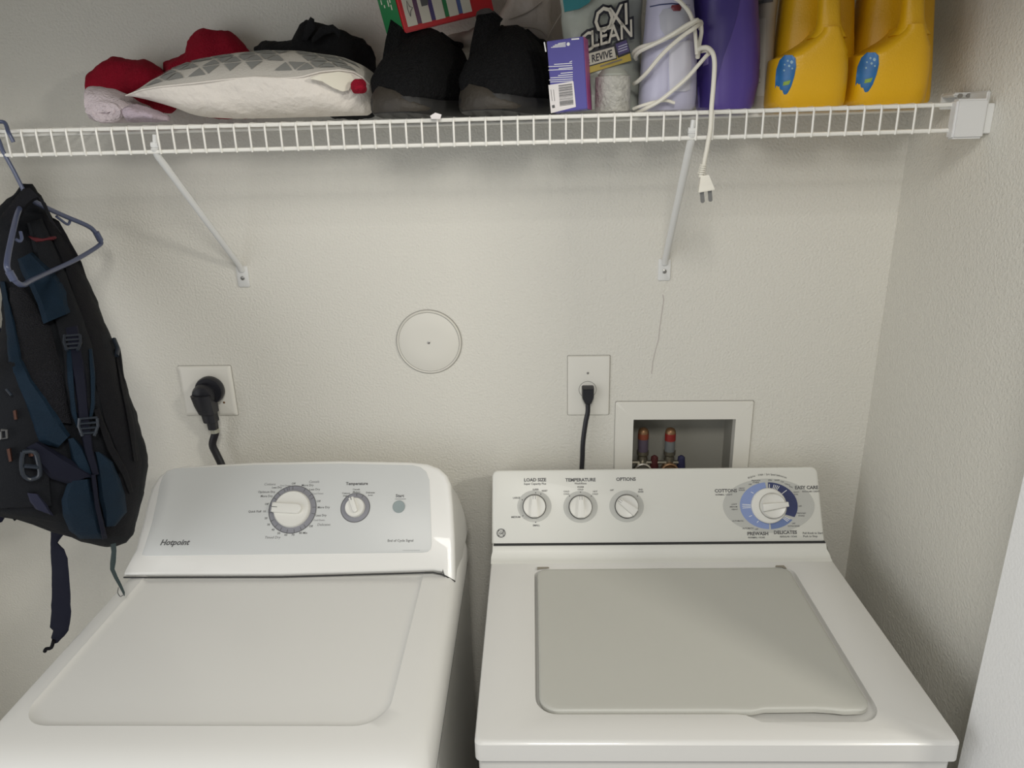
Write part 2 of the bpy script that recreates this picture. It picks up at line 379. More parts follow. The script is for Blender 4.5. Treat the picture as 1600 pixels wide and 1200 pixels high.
# wall end bracket at the right
t = thing('shelf_end_bracket', 'white plastic end bracket holding the shelf on the right wall', 'bracket', (XR, SY, 1.745))
obj('cover', box(B(),   .706, .7525, -.266, -.246, 1.715, 1.772, .003), mat('end_cover', (0.66, 0.66, 0.65), .45), t)
bm = B(); box(bm, .7525, .7640, -.262, -.20, 1.722, 1.765, .001); box(bm, .7585, .7640, -.246, -.155, 1.758, 1.784, .002); box(bm, .735, .7640, -.195, -.155, 1.778, 1.784, .002); box(bm, .735, .7640, -.157, -.152, 1.760, 1.784, .001); obj('wall_flange', bm, BRKT, t)
for yy in (-.190, -.163):
    bm = B(); tube(bm, [(.744 if yy < -.17 else .757, -.198, 1.779), (.744 if yy < -.17 else .757, -.1945, 1.779)], .0035, 10); obj('screw', bm, SCREW, t)

# ------------------------------------------------------------------ outlets
def fwc(p): return (p.x, p.z - 1.0)
t = thing('outlet_cover_plate', 'tall ivory single outlet plate left of the water supply box', 'outlet', (.171, 0, 1.23))
x0, y1 = .127, .2961
bm = B(); O = lambda i: rrect(x0 + i, x0 + .089 - i, y1 - .133 + i, y1 - i, .003)
rings_fr(bm, fw, [(O(0), 0), (O(0), .0025), (O(.0015), .0048), (O(.006), .0055)]); obj('plate', bm, PLATE, t)
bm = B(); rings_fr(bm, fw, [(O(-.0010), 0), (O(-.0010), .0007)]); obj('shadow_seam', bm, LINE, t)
sx_, sy_ = x0 + .0425, y1 - .074
bm = B(); disc(bm, fw, sx_, sy_, [(.0185, .004), (.0185, .0056), (.0178, .0056), (.0175, .0060), (.001, .0062)], 32); obj('socket_face', bm, PLATE, t)
bm = B(); sector(bm, fw, sx_, sy_, .0178, .0190, 0, 360, .005, .0060, 32); obj('socket_ring', bm, LINE, t)
bm = B(); disc(bm, fw, sx_, y1 - .037, [(.0025, .005), (.0025, .0066), (.001, .007)], 10); obj('screw', bm, SCREW, t)
t = thing('power_cord', 'thin black washer cord with small plug in the tall plate, running down behind the washer', 'power cord', (.171, -.02, 1.15), 'appliance cords')
px_, pz_ = sx_, 1 + sy_
bm = B()
loops(bm, [[V((px_ + a * q, -.006 - d, pz_ + zo + b * q)) for a, b in ((-.0125, .010), (.0125, .010), (.0125, -.013), (.007, -.027), (-.006, -.027), (-.0125, -.013))] for d, q, zo in ((0, 1, 0), (.018, 1, 0), (.024, .85, 0))])
bmesh.ops.bevel(bm, geom=list(bm.edges), offset=.0012, segments=2, affect='EDGES'); obj('plug', bm, BLKP, t)
bm = B(); tube(bm, [(px_, -.018, pz_ - .024), (px_, -.020, pz_ - .045), at(915, 660, -.024), at(911, 690, -.028), at(910, 715, -.028), at(909, 735, -.03), at(909, 760, -.03), (px_ - .03, -.03, .9)], .0042, 10, 6, flat=1.25, side=(0, 1, 0)); obj('cable', bm, BLKP, t)

t = thing('outlet_cover_plate', 'wide ivory double-width outlet plate behind the dryer holding a big black plug', 'outlet', (-.66, 0, 1.22))
x0, y1 = -.7195, .2815
O = lambda i: rrect(x0 + i, x0 + .118 - i, y1 - .115 + i, y1 - i, .003)
bm = B(); rings_fr(bm, fw, [(O(0), 0), (O(0), .003), (O(.002), .0055), (O(.008), .0068)]); obj('plate', bm, PLATE, t)
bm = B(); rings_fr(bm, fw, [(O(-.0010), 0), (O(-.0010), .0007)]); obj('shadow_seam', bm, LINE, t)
bm = B(); disc(bm, fw, x0 + .059, y1 - .057, [(.027, .006), (.027, .009), (.001, .009)], 32); obj('socket_face', bm, PLATE, t)
for dx, dz, mm in ((.062, -.024, SCREW), (.083, -.083, COPPER)):
    bm = B(); disc(bm, fw, x0 + dx + .01, y1 + dz, [(.0025, .006), (.0025, .0075), (.001, .008)], 10); obj('screw', bm, mm, t)
t = thing('power_cord', 'thick black dryer cord with large round angled plug, running down behind the dryer', 'power cord', (-.66, -.03, 1.15), 'appliance cords')
pc = at(325, 614, -.03)
fp = Fr((pc.x - .005, -.009, pc.z), (1, 0, 0), (0, 0, 1))
bm = B(); disc(bm, fp, 0.004, 0.002, [(.029, 0), (.031, .004), (.031, .014), (.029, .018)], 36); 
disc(bm, fp, -.004, -.004, [(.0245, .016), (.024, .028), (.020, .036), (.008, .040)], 32)
loops(bm, [[fp(a * q + sh_, b, c * q + .024) for a, c in ((-.02, .016), (-.012, .022), (.010, .022), (.018, .016), (.018, -.012), (.010, -.018), (-.012, -.018), (-.02, -.012))] for b, q, sh_ in ((0, 1.1, -.003), (-.025, 1.02, 0), (-.044, .88, .003), (-.046, .72, .003), (-.064, .70, .005), (-.066, .5, .006), (-.082, .46, .006))])
for b in (-.028, -.034): tube(bm, [fp(-.012, b, .044), fp(.010, b, .044)], .0016, 6)
obj('plug', bm, BLKP, t)
c0 = [fp(.006, -.078, .022), fp(.0065, -.092, .021), at(332, 694, -.03), at(338, 709, -.03), at(346, 726, -.032), at(354, 750, -.035), at(360, 800, -.04)]
bm = B(); tube(bm, c0, .0070, 12, 6, flat=1.2, side=(0, 1, 0)); obj('cable', bm, BLKP, t)
bm = B(); tube(bm, [fp(.006, -.083, .0215), fp(.0065, -.092, .021)], .0085, 12, 0, flat=1.15, side=(0, 1, 0)); obj('metal_tag', bm, mat('tag_silver', (.5, .5, .42), .3, .6), t)

# ------------------------------------------------------------------ water supply box
t = thing('water_supply_box', 'recessed ivory washing machine supply box in the wall behind the washer', 'supply box', (.377, 0, 1.0))
X0, X1, Z0, Z1 = .2298, .5215, -.06, .1925
bm = B(); R0 = rrect(X0, X1, Z0, Z1, .004); R1 = rrect(X0 + .002, X1 - .002, Z0 + .002, Z1 - .002, .004); R2 = rrect(OX0 + .0008, OX1 - .0008, OZ0 - .9992, OZ1 - 1.0008, .001)
loops(bm, [[fw(x, y, h) for x, y in r] for r, h in ((R0, 0), (R0, .003), (R1, .005), (R2, .005), (R2, -.02))], False, False); obj('face_frame', bm, PLATE, t)
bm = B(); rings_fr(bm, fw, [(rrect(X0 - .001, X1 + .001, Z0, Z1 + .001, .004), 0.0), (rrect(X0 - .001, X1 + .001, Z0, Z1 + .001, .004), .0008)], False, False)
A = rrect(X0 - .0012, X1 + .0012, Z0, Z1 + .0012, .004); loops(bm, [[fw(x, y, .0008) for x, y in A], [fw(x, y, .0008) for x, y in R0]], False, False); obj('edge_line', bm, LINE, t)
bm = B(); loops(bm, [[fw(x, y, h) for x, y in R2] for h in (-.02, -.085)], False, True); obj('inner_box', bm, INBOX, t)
for cx_, hm, lab, rr in ((1004.5, REDH, 'hot', 0), (1046.5, BLUEH, 'cold', 1)):
    t = thing('water_valve', 'left water valve in the supply box, with a copper cap and dark red handle' if rr == 0 else 'right water valve in the supply box, with a bright red band and blue handle', 'water valve', (at(cx_, 720, .035).x, .035, 1.02), 'water valves')
    Y = .035; ax = at(cx_, 700, Y).x; zt = at(cx_, 668, Y).z; zb = at(cx_, 716, Y).z
    def lathe(prof, n=20):
        b_ = B(); loops(b_, [[V((ax + r * math.cos(2 * math.pi * k / n), Y + r * math.sin(2 * math.pi * k / n), z)) for k in range(n)] for z, r in prof]); return b_
    H = zt - zb
    obj('cap', lathe([(zt, .002), (zt - .003, .0085), (zt - .008, .0115), (zt - .02, .0118), (zt - .02, .010)]), COPPER, t)
    obj('band', lathe([(zt - .013, .0121), (zt - .026 - .004 * rr, .0121), (zt - .026, .01)]), REDB if rr else mat('copper_band', (.25, .06, .03), .5, .3), t)
    bm = lathe([(zt - .024, .0115), (zt - .060, .0115), (zt - .060, .008)])
    obj('cylinder', bm, CLEARG if rr else mat('plum_cylinder', (.09, .07, .10), .35), t)
    bm = lathe([(zt - .056, .0135), (zt - .064, .0135), (zt - .068, .010), (zt - .08, .012), (zt - .095, .012), (zt - .12, .012)])
    tube(bm, [(ax - .03, Y - .005, zt - .082), (ax + .02, Y - .005, zt - .082)], .005, 8); obj('valve_body', bm, STEEL, t)
    fn = Fr((ax - .001, Y - .018, zt - .098), (1, 0, 0), (0, .12, 1)); bm = B(); disc(bm, fn, 0, 0, [(.019, -.012), (.020, .006), (.017, .008), (.013, .004), (.001, .003)], 24); obj('hose_nut', bm, [COPPER if rr else CHROME], t)
    bm = B(); loops(bm, [[V((ax + .026 + a, Y - .004 + b, zt - .066 - q)) for a, b in circ(0, 0, r, 12)] for q, r in ((0, .003), (.004, .008), (.03, .010), (.05, .008))]); obj('handle', bm, hm, t)

# ------------------------------------------------------------------ washer
class Loc:
    def __init__(s, o, rot): s.o = V(o); s.X = V((math.cos(rot), math.sin(rot), 0)); s.Y = V((-math.sin(rot), math.cos(rot), 0))
    def __call__(s, x, y, z): return s.o + s.X * x + s.Y * y + V((0, 0, z))
    def f(s): return Fr(s.o, s.X, s.Y)
L = Loc((-0.0338, -0.1664, 0), 0.0238)
wa = thing('washing_machine', 'white top loading washing machine with four knobs and blue cycle dial, right of the dryer', 'washing machine', L(.34, -.2, 0))
fl = L.f(); WD, DF = 0.686, -0.4907
bm = B(); rings_fr(bm, fl, [(rrect(.004, WD - .004, DF + .012, .10, .006), .0), (rrect(.004, WD - .004, DF + .012, .10, .006), .886)]); obj('cabinet', bm, ENAM, wa)
bm = B()
out = [(rrect(0, WD, DF, .11, .010), .884), (rrect(0, WD, DF + .001, .11, .010), .912), (rrect(.0015, WD - .0015, DF + .004, .11, .011), .9155), (rrect(.004, WD - .004, DF + .008, .11, .012), .9165)]
Rg = loops(bm, [[fl(x, y, h) for x, y in r] for r, h in out], True, False)
def welloutline(i):
    a = [(.583 - i, -.054 - i)] ; x0, x1, yb, yf, yp = .086 + i, .600 - i, -.049 - i, -.437 + i, -.452 + i
    pts = []
    for cx, cy, r, a0 in ((x1 - .022, yb - .022, .022, 0), (x0 + .022, yb - .022, .022, 90), (x0 + .035, yf + .035, .035, 180)):
        for k in range(8): th = math.radians(a0 + 90 * k / 7); pts.append((cx + r * math.cos(th), cy + r * math.sin(th)))
    pts += [(x0 + .30, yf), (x0 + .312, yf - .002), (x0 + .322, yf - .008), (x0 + .332, yp), (x0 + .345, yp)]
    for k in range(8): th = math.radians(270 + 90 * k / 7); pts.append((x1 - .035 + .035 * math.cos(th), yp + .035 + .035 * math.sin(th)))
    return pts
wells = [(welloutline(0), .9165), (welloutline(.002), .9155), (welloutline(.004), .909), (welloutline(.007), .9065)]
Wg = loops(bm, [[fl(x, y, h) for x, y in r] for r, h in wells], False, True)
edges = []
for ring in (Rg[-1], Wg[0]):
    for i in range(len(ring)):
        e = bm.edges.get((ring[i], ring[(i + 1) % len(ring)])) ; edges.append(e)
bmesh.ops.triangle_fill(bm, edges=edges, use_beauty=True); obj('top_cover', bm, ENAM, wa)
# dark line between cover and cabinet
bm = B(); rings_fr(bm, fl, [(rrect(.006, WD - .006, DF + .0105, .10, .006), .880), (rrect(.006, WD - .006, DF + .0105, .10, .006), .886)]); obj('cover_seam', bm, DARKG, wa)
# lid
def lidoutline(i):
    x0, x1, yb, yf = .094 + i, .588 - i, -.056 - i, -.431 + i; pts = []
    for cx, cy, r, a0 in ((x1 - .018, yb - .018, .018, 0), (x0 + .018, yb - .018, .018, 90), (x0 + .03, yf + .03, .03, 180)):
        for k in range(8): th = math.radians(a0 + 90 * k / 7); pts.append((cx + r * math.cos(th), cy + r * math.sin(th)))
    pts += [(x0 + .27, yf), (x0 + .30, yf - .0015), (x0 + .315, yf - .002), (x0 + .335, yf + .003), (x0 + .41, yf + .004), (x0 + .435, yf + .002), (x0 + .452, yf - .001)]
    for k in range(8): th = math.radians(270 + 90 * k / 7); pts.append((x1 - .022 + .022 * math.cos(th), yf + .022 + .022 * math.sin(th)))
    return pts
bm = B(); rings_fr(bm, fl, [(lidoutline(0.002), .9095), (lidoutline(0), .911), (lidoutline(0), .917), (lidoutline(.0015), .919), (lidoutline(.004), .9198), (lidoutline(.010), .9195)])
obj('lid', bm, LIDM, wa)
for hx in (.104, .572):
    bm = B(); f3 = Fr(L(hx, -.062, .9185), L.X, L.Y); slab(bm, f3, [(-.010, .004), (-.010, .012), (.012, .012), (.014, .009), (-.004, .006)], 0, .0015) if hx < .3 else slab(bm, f3, [(.012, .001), (.010, .012), (-.006, .012), (-.008, .008), (.004, .007)], 0, .0012)
    obj('lid_hinge', bm, GRIME, wa)
# base ramp below the console
prof = [(.01, .9403), (-.0012, .9403), (-.004, .9385), (-.010, .931), (-.018, .9225), (-.0225, .9195), (-.026, .9185), (-.030, .9175), (-.033, .9165), (.01, .9160)]
bm = B(); loops(bm, [[L(x + (.0 if a[1] < .925 else d), a[0], a[1]) for a in prof] for x, d in ((0.0, .003), (.002, .0015), (WD - .006, -.0015), (WD - .002, -.004))]); obj('console_base', bm, WCONS, wa)
bm = B(); box(bm, 0, 1, 0, 1, 0, 1)
for v in bm.verts: v.co = L(.005 + v.co.x * (WD - .012), -.003 + v.co.y * .08, .9400 + v.co.z * .0018)
obj('console_seam', bm, DARKG, wa)
# console
p0, p1 = L(0, 0, .9419), L(0, .0674, 1.0776)
fc = Fr(p0, L.X, p1 - p0); HC = (p1 - p0).length; W2 = .680
bm = B()
def co(i, t=0): return rrect(.001 + i, W2 - i - t * .0, 0 + min(i, .002), HC - i, [.012, .012, .003, .003])
tp = lambda pts: [(x + (-.0 if x < .3 else 0) - (.006 * y / HC if x > .3 else -.002 * y / HC), y) for x, y in pts]
rings_fr(bm, fc, [(tp(co(.004)), -.085), (tp(co(0)), -.02), (tp(co(0)), -.006), (tp(co(.0015)), -.002), (tp(co(.005)), 0)])
obj('console', bm, WCONS, wa)
P = fc.px
# pale rings, lettering, dial
dials = [(835, 791), (907, 792), (979, 791)]
for d in dials: bm = B(); rings_fr(bm, fc, [(circ(*P(*d), .0355, 44, .0325), 0), (circ(*P(*d), .0355, 44, .0325), .0004)]); obj('dial_backing', bm, LGREY, wa)
bm = B(); x, y = P(1201, 790); rings_fr(bm, fc, [(circ(x, y, .093, 56, .055), 0), (circ(x, y, .093, 56, .055), .0004)]); obj('dial_backing', bm, LGREY, wa)
rot = [0, 0, math.radians(52)]
for k, d in enumerate(dials):
    x, y = P(*d); bm = B(); disc(bm, fc, x, y, [(.0245, .0005), (.0245, .002)], 36); ob = obj('knob_gap', bm, DARKG, wa)
    bm = B(); disc(bm, fc, x, y, [(.0230, .001), (.0230, .011), (.0215, .0135), (.019, .0125), (.001, .0120)], 36)
    c, s_ = math.cos(rot[k]), math.sin(rot[k])
    g = Fr(fc(x, y, 0), fc.X * c + fc.Y * s_, fc.Y * c - fc.X * s_)
    loops(bm, [[g(a, b * q, h) for a, b in ((-.0075, -.0215), (.0075, -.0215), (.0062, 0), (.0042, .0225), (-.0042, .0225), (-.0062, 0))] for h, q in ((.010, 1), (.017, 1), (.020, .96))] + [[g(a * .55, b * .94, .0205) for a, b in ((-.0075, -.0215), (.0075, -.0215), (.0062, 0), (.0042, .0225), (-.0042, .0225), (-.0062, 0))]])
    kn = obj('knob', bm, KNOB, wa)
    bm = B(); bar(bm, g, -.0022, .015, -.0022, .0225, .0007, .0200, .0208); bar(bm, g, .0022, .015, .0022, .0225, .0007, .0200, .0208); obj('pointer_mark', bm, INK, kn)
# lettering
bm = B()
def wt(s, u, v, sz, mi=0, al='CENTER', bold=0.00008, rot=0, sx=1.0): x, y = P(u, v); text(bm, fc, s, x, y, sz, al, rot, .0006, 0, bold, sx, mi)
wt('LOAD SIZE', 836, 750, .0095, bold=.0003); wt('Super Capacity Plus', 836, 756, .0058)
wt('TEMPERATURE', 907, 750, .0095, bold=.0003); wt('Wash/Rinse', 907, 755.5, .0052)
wt('OPTIONS', 978, 749, .0095, bold=.0003)
wt('SUPER', 837, 765, .0045, bold=.0001); wt('RESET', 851, 767, .0045, bold=.0001); wt('LARGE', 807, 778, .0050, bold=.0001); wt('MEDIUM', 806, 808, .0050, bold=.0001); wt('SMALL', 838, 821, .0050, bold=.0001)
wt('WARM', 907, 761, .0044, bold=.0001); wt('COLD', 907, 765, .0044, bold=.0001); wt('COLD', 885, 768, .0044); wt('COLD', 885, 772, .0044); wt('HOT', 930, 768, .0044); wt('COLD', 930, 772, .0044)
wt('OFF', 956, 766, .0044); wt('2ND', 1001, 765, .0044); wt('RINSE', 1001, 768.5, .0044)
for (u, v) in ((837, 770), (845, 772), (816, 781), (817, 806), (837, 816), (907, 769), (890, 775), (924, 775), (996, 775)):
    x, y = P(u, v); disc(bm, fc, x, y, [(.0012, .0004), (.0012, .0007)], 8)
wt('COTTONS', 1134, 767, .0095, bold=.0003); wt('NORMAL / LIGHT', 1131, 773, .0045)
wt('EASY CARE', 1260, 762, .0095, bold=.0003); wt('REGULAR / LIGHT', 1267, 768, .0045)
wt('PREWASH', 1184, 834, .0095, bold=.0003); wt('NORMAL / SOAK', 1182, 840, .0045)
wt('DELICATES', 1227, 832, .0095, bold=.0003); wt('REGULAR / SOAK', 1232, 838.5, .0045)
wt('Pull Knob to Start', 1270, 833, .0056); wt('Push to Stop', 1266, 838, .0056)
s = '18 Cycles · 3 Wash / Spin Speed Combinations'
x0_, y0_ = P(1201, 790)
for i, ch in enumerate(s):
    th = math.radians(117 - 54 * i / (len(s) - 1)); text(bm, fc, ch, x0_ + .093 * math.cos(th) * .92, y0_ + .0655 * math.sin(th) - .002, .0052, 'CENTER', (th - math.pi / 2) * .65, .0006)
for u, v, s, q in ((1159, 763, 'HEAVY', 0), (1159, 766, 'SOILED', 0), (1181, 751, 'PREWASH', 0), (1181, 754, 'STAINS', 0), (1203, 750.5, 'SPIN', 0), (1214, 750.5, 'RINSE', 0), (1222, 753, 'OFF', -.3), (1230, 757, 'LIGHT', -.4), (1236, 761, 'SOIL', -.4), (1244, 769, 'HEAVY', 0), (1244, 772.5, 'SOIL', 0), (1250, 791, 'OFF', 0), (1252, 802, 'PREWASH', 0), (1252, 806, 'STAINS', 0), (1240, 818, 'OFF', 0), (1240, 822, 'EXTRA RINSE', 0),
                    (1147, 788, 'LIGHT', 0), (1146, 792, 'MEDIUM', 0), (1148, 796, 'HEAVY', 0), (1153, 814, 'AUTOMATIC', 0), (1169, 825.5, 'AUTOMATIC', 0), (1182, 827, 'OFF', 0), (1172, 757, 'OFF', 0)):
    wt(s, u, v, .0040, rot=q)
# round monogram badge
x, y = P(783, 833); sector(bm, fc, x, y, .0078, .0092, 0, 360, .0004, .0008, 28); sector(bm, fc, x, y, .0060, .0066, 0, 360, .0004, .0008, 28)
for k in range(4): sector(bm, fc, x + .0078 * math.cos(math.radians(45 + 90 * k)), y + .0078 * math.sin(math.radians(45 + 90 * k)), .0008, .0016, 0, 360, .0004, .0008, 10)
text(bm, fc, 'GE', x, y, .0085, 'CENTER', 0, .0008, .25, .0002, .9)
obj('printed_lettering', bm, INK, wa, smooth=False)
# cycle dial
x, y = x0_, y0_
bm = B(); sector(bm, fc, x, y, .036, .0585, 95, 268, .0004, .001, None, .81); obj('cottons_band', bm, LBLUE, wa, label='light blue arc of the cycle dial')
bm = B(); sector(bm, fc, x, y, .036, .0585, -30, 89, .0004, .001, None, .81); obj('easy_care_band', bm, NAVY, wa, label='dark navy arc of the cycle dial')
bm = B(); sector(bm, fc, x, y, .036, .0585, -88, -38, .0004, .001, None, .81); obj('delicates_band', bm, MBLUE, wa, label='mid blue arc of the cycle dial')
bm = B()
for a in (135, 176, 181, 186, 213, 238, 45, 64, 68, 72, 76, 86, -40, -44, -48):
    c, s_ = math.cos(math.radians(a)), math.sin(math.radians(a)); r0, r1 = (.037, .054) if a not in (135, 213, 238) else (.042, .049)
    bar(bm, fc, x + r0 * c, y + .86 * r0 * s_, x + r1 * c, y + .81 * r1 * s_, .0012, .001, .0013)
obj('dial_ticks', bm, WHT, wa)
bm = B(); disc(bm, fc, x - .001, y, [(.0355, .0005), (.0355, .007), (.0335, .009), (.025, .0095), (.001, .0095)], 48); obj('dial_skirt', bm, KNOB, wa)
bm = B(); disc(bm, fc, x + .004, y + .0, [(.0262, .009), (.0262, .0102)], 40); obj('knob_gap', bm, LINE, wa)
bm = B(); disc(bm, fc, x + .004, y, [(.0250, .009), (.0250, .020), (.0232, .023), (.021, .0218), (.001, .0210)], 40)
g = Fr(fc(x + .004, y, 0), fc.Y * math.cos(-.12) * -1 + fc.X * math.sin(.12), fc.X * math.cos(.12) + fc.Y * math.sin(.12)); sh_ = ((-.0085, -.0245), (.0085, -.0245), (.0070, 0), (.0048, .028), (-.0048, .028), (-.0070, 0))
loops(bm, [[g(a, b, h) for a, b in sh_] for h in (.018, .0265)] + [[g(a * .8, b * .97, .0295) for a, b in sh_], [g(a * .4, b * .9, .030) for a, b in sh_]]); obj('cycle_knob', bm, KNOB, wa)

# ------------------------------------------------------------------ dryer
L = Loc((-0.757, -0.268, 0), 0.022)
dr = thing('clothes_dryer', 'white clothes dryer with grey rounded control panel and two dials, left of the washer', 'dryer', L(.33, -.2, 0)); fl = L.f()
WD, DF = .668, -.462
bm = B(); rings_fr(bm, fl, [(rrect(-.006, WD - .003, DF + .004, .185, .02), 0), (rrect(-.006, WD - .003, DF + .004, .185, .02), .870)]); obj('cabinet', bm, DENAM, dr)
bm = B(); q = lambda l, r, f, b, rad: rrect(l, r, f, b, rad, 9)
rings_fr(bm, fl, [(q(-.014, WD, DF, .19, .03), .862), (q(-.014, WD, DF, .19, .03), .880), (q(-.011, WD - .002, DF + .004, .19, .032), .893), (q(-.004, WD - .006, DF + .014, .188, .036), .906), (q(.002, WD - .012, DF + .030, .186, .04), .9155), (q(.010, WD - .020, DF + .052, .184, .045), .9205), (q(.026, WD - .046, DF + .074, .182, .05), .9215),
                (q(.035, WD - .073, DF + .083, .18, .05), .9222), (q(.0385, WD - .0765, DF + .0865, .179, .047), .9195), (q(.042, WD - .080, DF + .090, .178, .045), .9176), (q(.050, WD - .088, DF + .098, .176, .042), .9168), (q(.09, WD - .13, DF + .14, .15, .03), .9172)])
obj('top_panel', bm, DENAM, dr)
bm = B(); rings_fr(bm, fl, [(q(-.008, WD - .001, DF + .0025, .188, .03), .853), (q(-.008, WD - .001, DF + .0025, .188, .03), .863)]); obj('panel_seam', bm, DARKG, dr)
# console face plane
P0 = V((-.757, -.268, .925)); fd = Fr(L(0, 0, .9215), L.X, V((0, .135, .165)) + V((0, 0, 0)))
P = fd.px
sil = [(193, 900), (210, 858), (221, 820), (229, 785), (236, 762), (247, 744), (262, 733), (285, 728), (396, 721.5), (534, 719), (640, 721), (668, 724), (686, 731), (698, 742), (704, 756), (707, 786), (710, 837), (711.5, 906), (700, 900), (690, 895), (676, 892.5), (440, 899.5)]
O = [P(*a) for a in sil]
cxm = sum(a for a, b in O) / len(O); cym = sum(b for a, b in O) / len(O)
def shr(pts, i):   # inward offset of a closed outline
    n = len(pts); out = []
    for k in range(n):
        a, b, c = pts[k - 1], pts[k], pts[(k + 1) % n]
        t = V((c[0] - a[0], c[1] - a[1])).normalized(); nn = V((t.y, -t.x))
        if nn.dot(V((cxm - b[0], cym - b[1]))) < 0: nn = -nn
        out.append((b[0] + nn.x * i, b[1] + nn.y * i))
    return out
def back(pts, y, f, sxx=0):
    r = []
    for a, b in pts:
        p = fd(a, b); r.append(V((p.x + (0.004 if a > .3 else -.004) * sxx, y, .915 + (p.z - .915) * f)))
    return r
bm = B()
loops(bm, [back(O, -.060, .50, 1), back(O, -.075, .62, 1), [fd(a, b, -.035) for a, b in O], [fd(a, b, -.010) for a, b in O], [fd(a, b, -.004) for a, b in shr(O, .001)], [fd(a, b, -.0008) for a, b in shr(O, .004)], [fd(a, b, 0) for a, b in shr(O, .008)]])
obj('console_housing', bm, DENAM, dr)
bm = B(); s2 = [P(u, v + 1.6) for u, v in ((193, 900.5), (440, 899.8), (676, 892.8), (690, 895.5), (700, 900.5), (711, 907))]
for a, b in zip(s2, s2[1:]): bar(bm, fd, a[0], a[1], b[0], b[1], .0028, -.004, .0006)
obj('console_seam', bm, DARKG, dr)
pan = [(222, 867), (230, 843), (238, 817), (245, 785), (250, 758), (254, 746), (261, 737), (273, 732), (396, 726.5), (534, 724.5), (645, 727), (657, 730), (666, 737), (671, 750), (673, 800), (674.5, 850), (673, 858), (668, 862.5), (660, 863.5), (440, 866), (228, 868.5)]
G = [P(*a) for a in pan]
bm = B(); rings_fr(bm, fd, [(G, -.002), (G, .0008), (shr(G, .0015), .0012)]); obj('control_panel', bm, DGREY, dr, label='grey control panel')
# dials
def knob(cx, cy, ro, ri, rk, ang, hgt, ticks):
    bm = B(); disc(bm, fd, cx, cy, [(ro, .001), (ro, .0016), (.001, .0016)], 48); r_ = obj('dial_ring', bm, MGREY, dr)
    bm = B()
    for a in ticks:
        c, s_ = math.cos(math.radians(a)), math.sin(math.radians(a)); bar(bm, fd, cx + ri * c, cy + ri * s_, cx + ro * c, cy + ro * s_, .0009, .0016, .0020)
    sector(bm, fd, cx, cy, ro, ro + .0012, 0, 360, .001, .0022, 48)
    obj('dial_ticks', bm, INK, r_)
    bm = B(); disc(bm, fd, cx, cy, [(rk, .0012), (rk * .99, hgt * .75), (rk * .93, hgt), (rk * .8, hgt * .96), (.001, hgt * .92)], 44)
    c, s_ = math.cos(math.radians(ang)), math.sin(math.radians(ang)); g = Fr(fd(cx, cy, 0), fd.X * c + fd.Y * s_, fd.Y * c - fd.X * s_)
    sh = rrect(-rk * .62, rk * 1.03, -rk * .27, rk * .27, [rk * .08, rk * .26, rk * .26, rk * .08], 5)
    loops(bm, [[g(a, b, h) for a, b in sh] for h in (hgt * .8, hgt * 1.5)] + [[g(a * .96, b * .8, hgt * 1.7) for a, b in sh], [g(a * .85, b * .4, hgt * 1.74) for a, b in sh]])
    k_ = obj('knob', bm, KNOB, dr)
    bm = B(); bar(bm, g, rk * .70, 0, rk * 1.0, 0, .0012, hgt * 1.7, hgt * 1.78); obj('pointer_mark', bm, INK, k_)
dx1, dy1 = P(457.5, 796); dx2, dy2 = P(555.5, 793.5)
knob(dx1, dy1, .0480, .0410, .0375, 176, .011, [95, 105, 62, 40, 30, 5, -12, -50, -62, -80, -98, -116, -132, -150, 188, 170, 150, 135, 118, 110])
knob(dx2, dy2, .0290, .0235, .0200, 112, .010, [88, 60, 125])
x, y = P(623.5, 792); bm = B(); disc(bm, fd, x, y, [(.0125, .001), (.0125, .003), (.0115, .0038), (.001, .0036)], 32); obj('start_button', bm, BTN, dr)
bm = B()
def dt(s, u, v, sz, mi=0, al='CENTER', bold=0.00006, shear=0, sx=1): x, y = P(u, v); text(bm, fd, s, x, y, sz, al, 0, .0016, shear, bold, sx, mi)
dt('Hotpoint', 273, 848, .0155, bold=.0004, shear=.35, sx=1.02)
dt('Temperature', 558, 756, .0085, bold=.00025); dt('Cottons', 541, 771, .005); dt('(High)', 540, 775, .004); dt('Casuals', 557, 765, .005); dt('(Medium)', 557, 769, .004); dt('Delicates', 579, 770, .005); dt('(Low)', 579, 774, .004)
dt('Start', 625, 775, .0088, bold=.0002); x, y = P(626, 780); bar(bm, fd, x - .011, y, x + .011, y, .0008, .0012, .0016)
dt('End of Cycle Signal', 626, 845, .0068, bold=.00005)
x, y = P(642, 860); bar(bm, fd, x - .016, y, x + .018, y, .0005, .0012, .0014, 1)
for s, u, v, mi, sz in (('Cottons', 422, 757, 1, .0072), ('Optimum Dry', 417, 769, 0, .0062), ('More Dry', 417, 775.5, 0, .0062), ('Less Dry', 433, 762, 0, .0058), ('Off', 459, 756, 0, .006), ('Cool Down', 446, 759, 1, .0045), ('Casuals', 491, 753, 1, .0072), ('More Dry', 481, 758.5, 0, .0062), ('Less Dry', 492, 765, 0, .0062), ('Cool Down', 497, 771.5, 1, .0048), ('Off', 498, 783.5, 0, .006), ('More Dry', 506, 793, 0, .0062), ('Less Dry', 502, 805.5, 0, .0062), ('Cool Down', 499, 813, 1, .0048), ('Delicates', 506, 820, 1, .0072), ('Off', 486, 822.5, 0, .006), ('80 Min', 474, 833, 0, .006), ('70', 458, 836, 0, .006), ('60', 447, 836, 0, .006), ('50', 436, 833.5, 0, .006), ('40', 427, 828, 0, .006), ('30', 420, 820, 0, .006), ('20', 416, 810, 0, .006), ('Quick Fluff  10', 402, 799.5, 0, .006), ('Off', 417, 788, 0, .006), ('Timed Dry', 426, 840, 1, .0072)):
    dt(s, u, v, sz, mi, shear=.2 if mi and sz > .006 else 0)
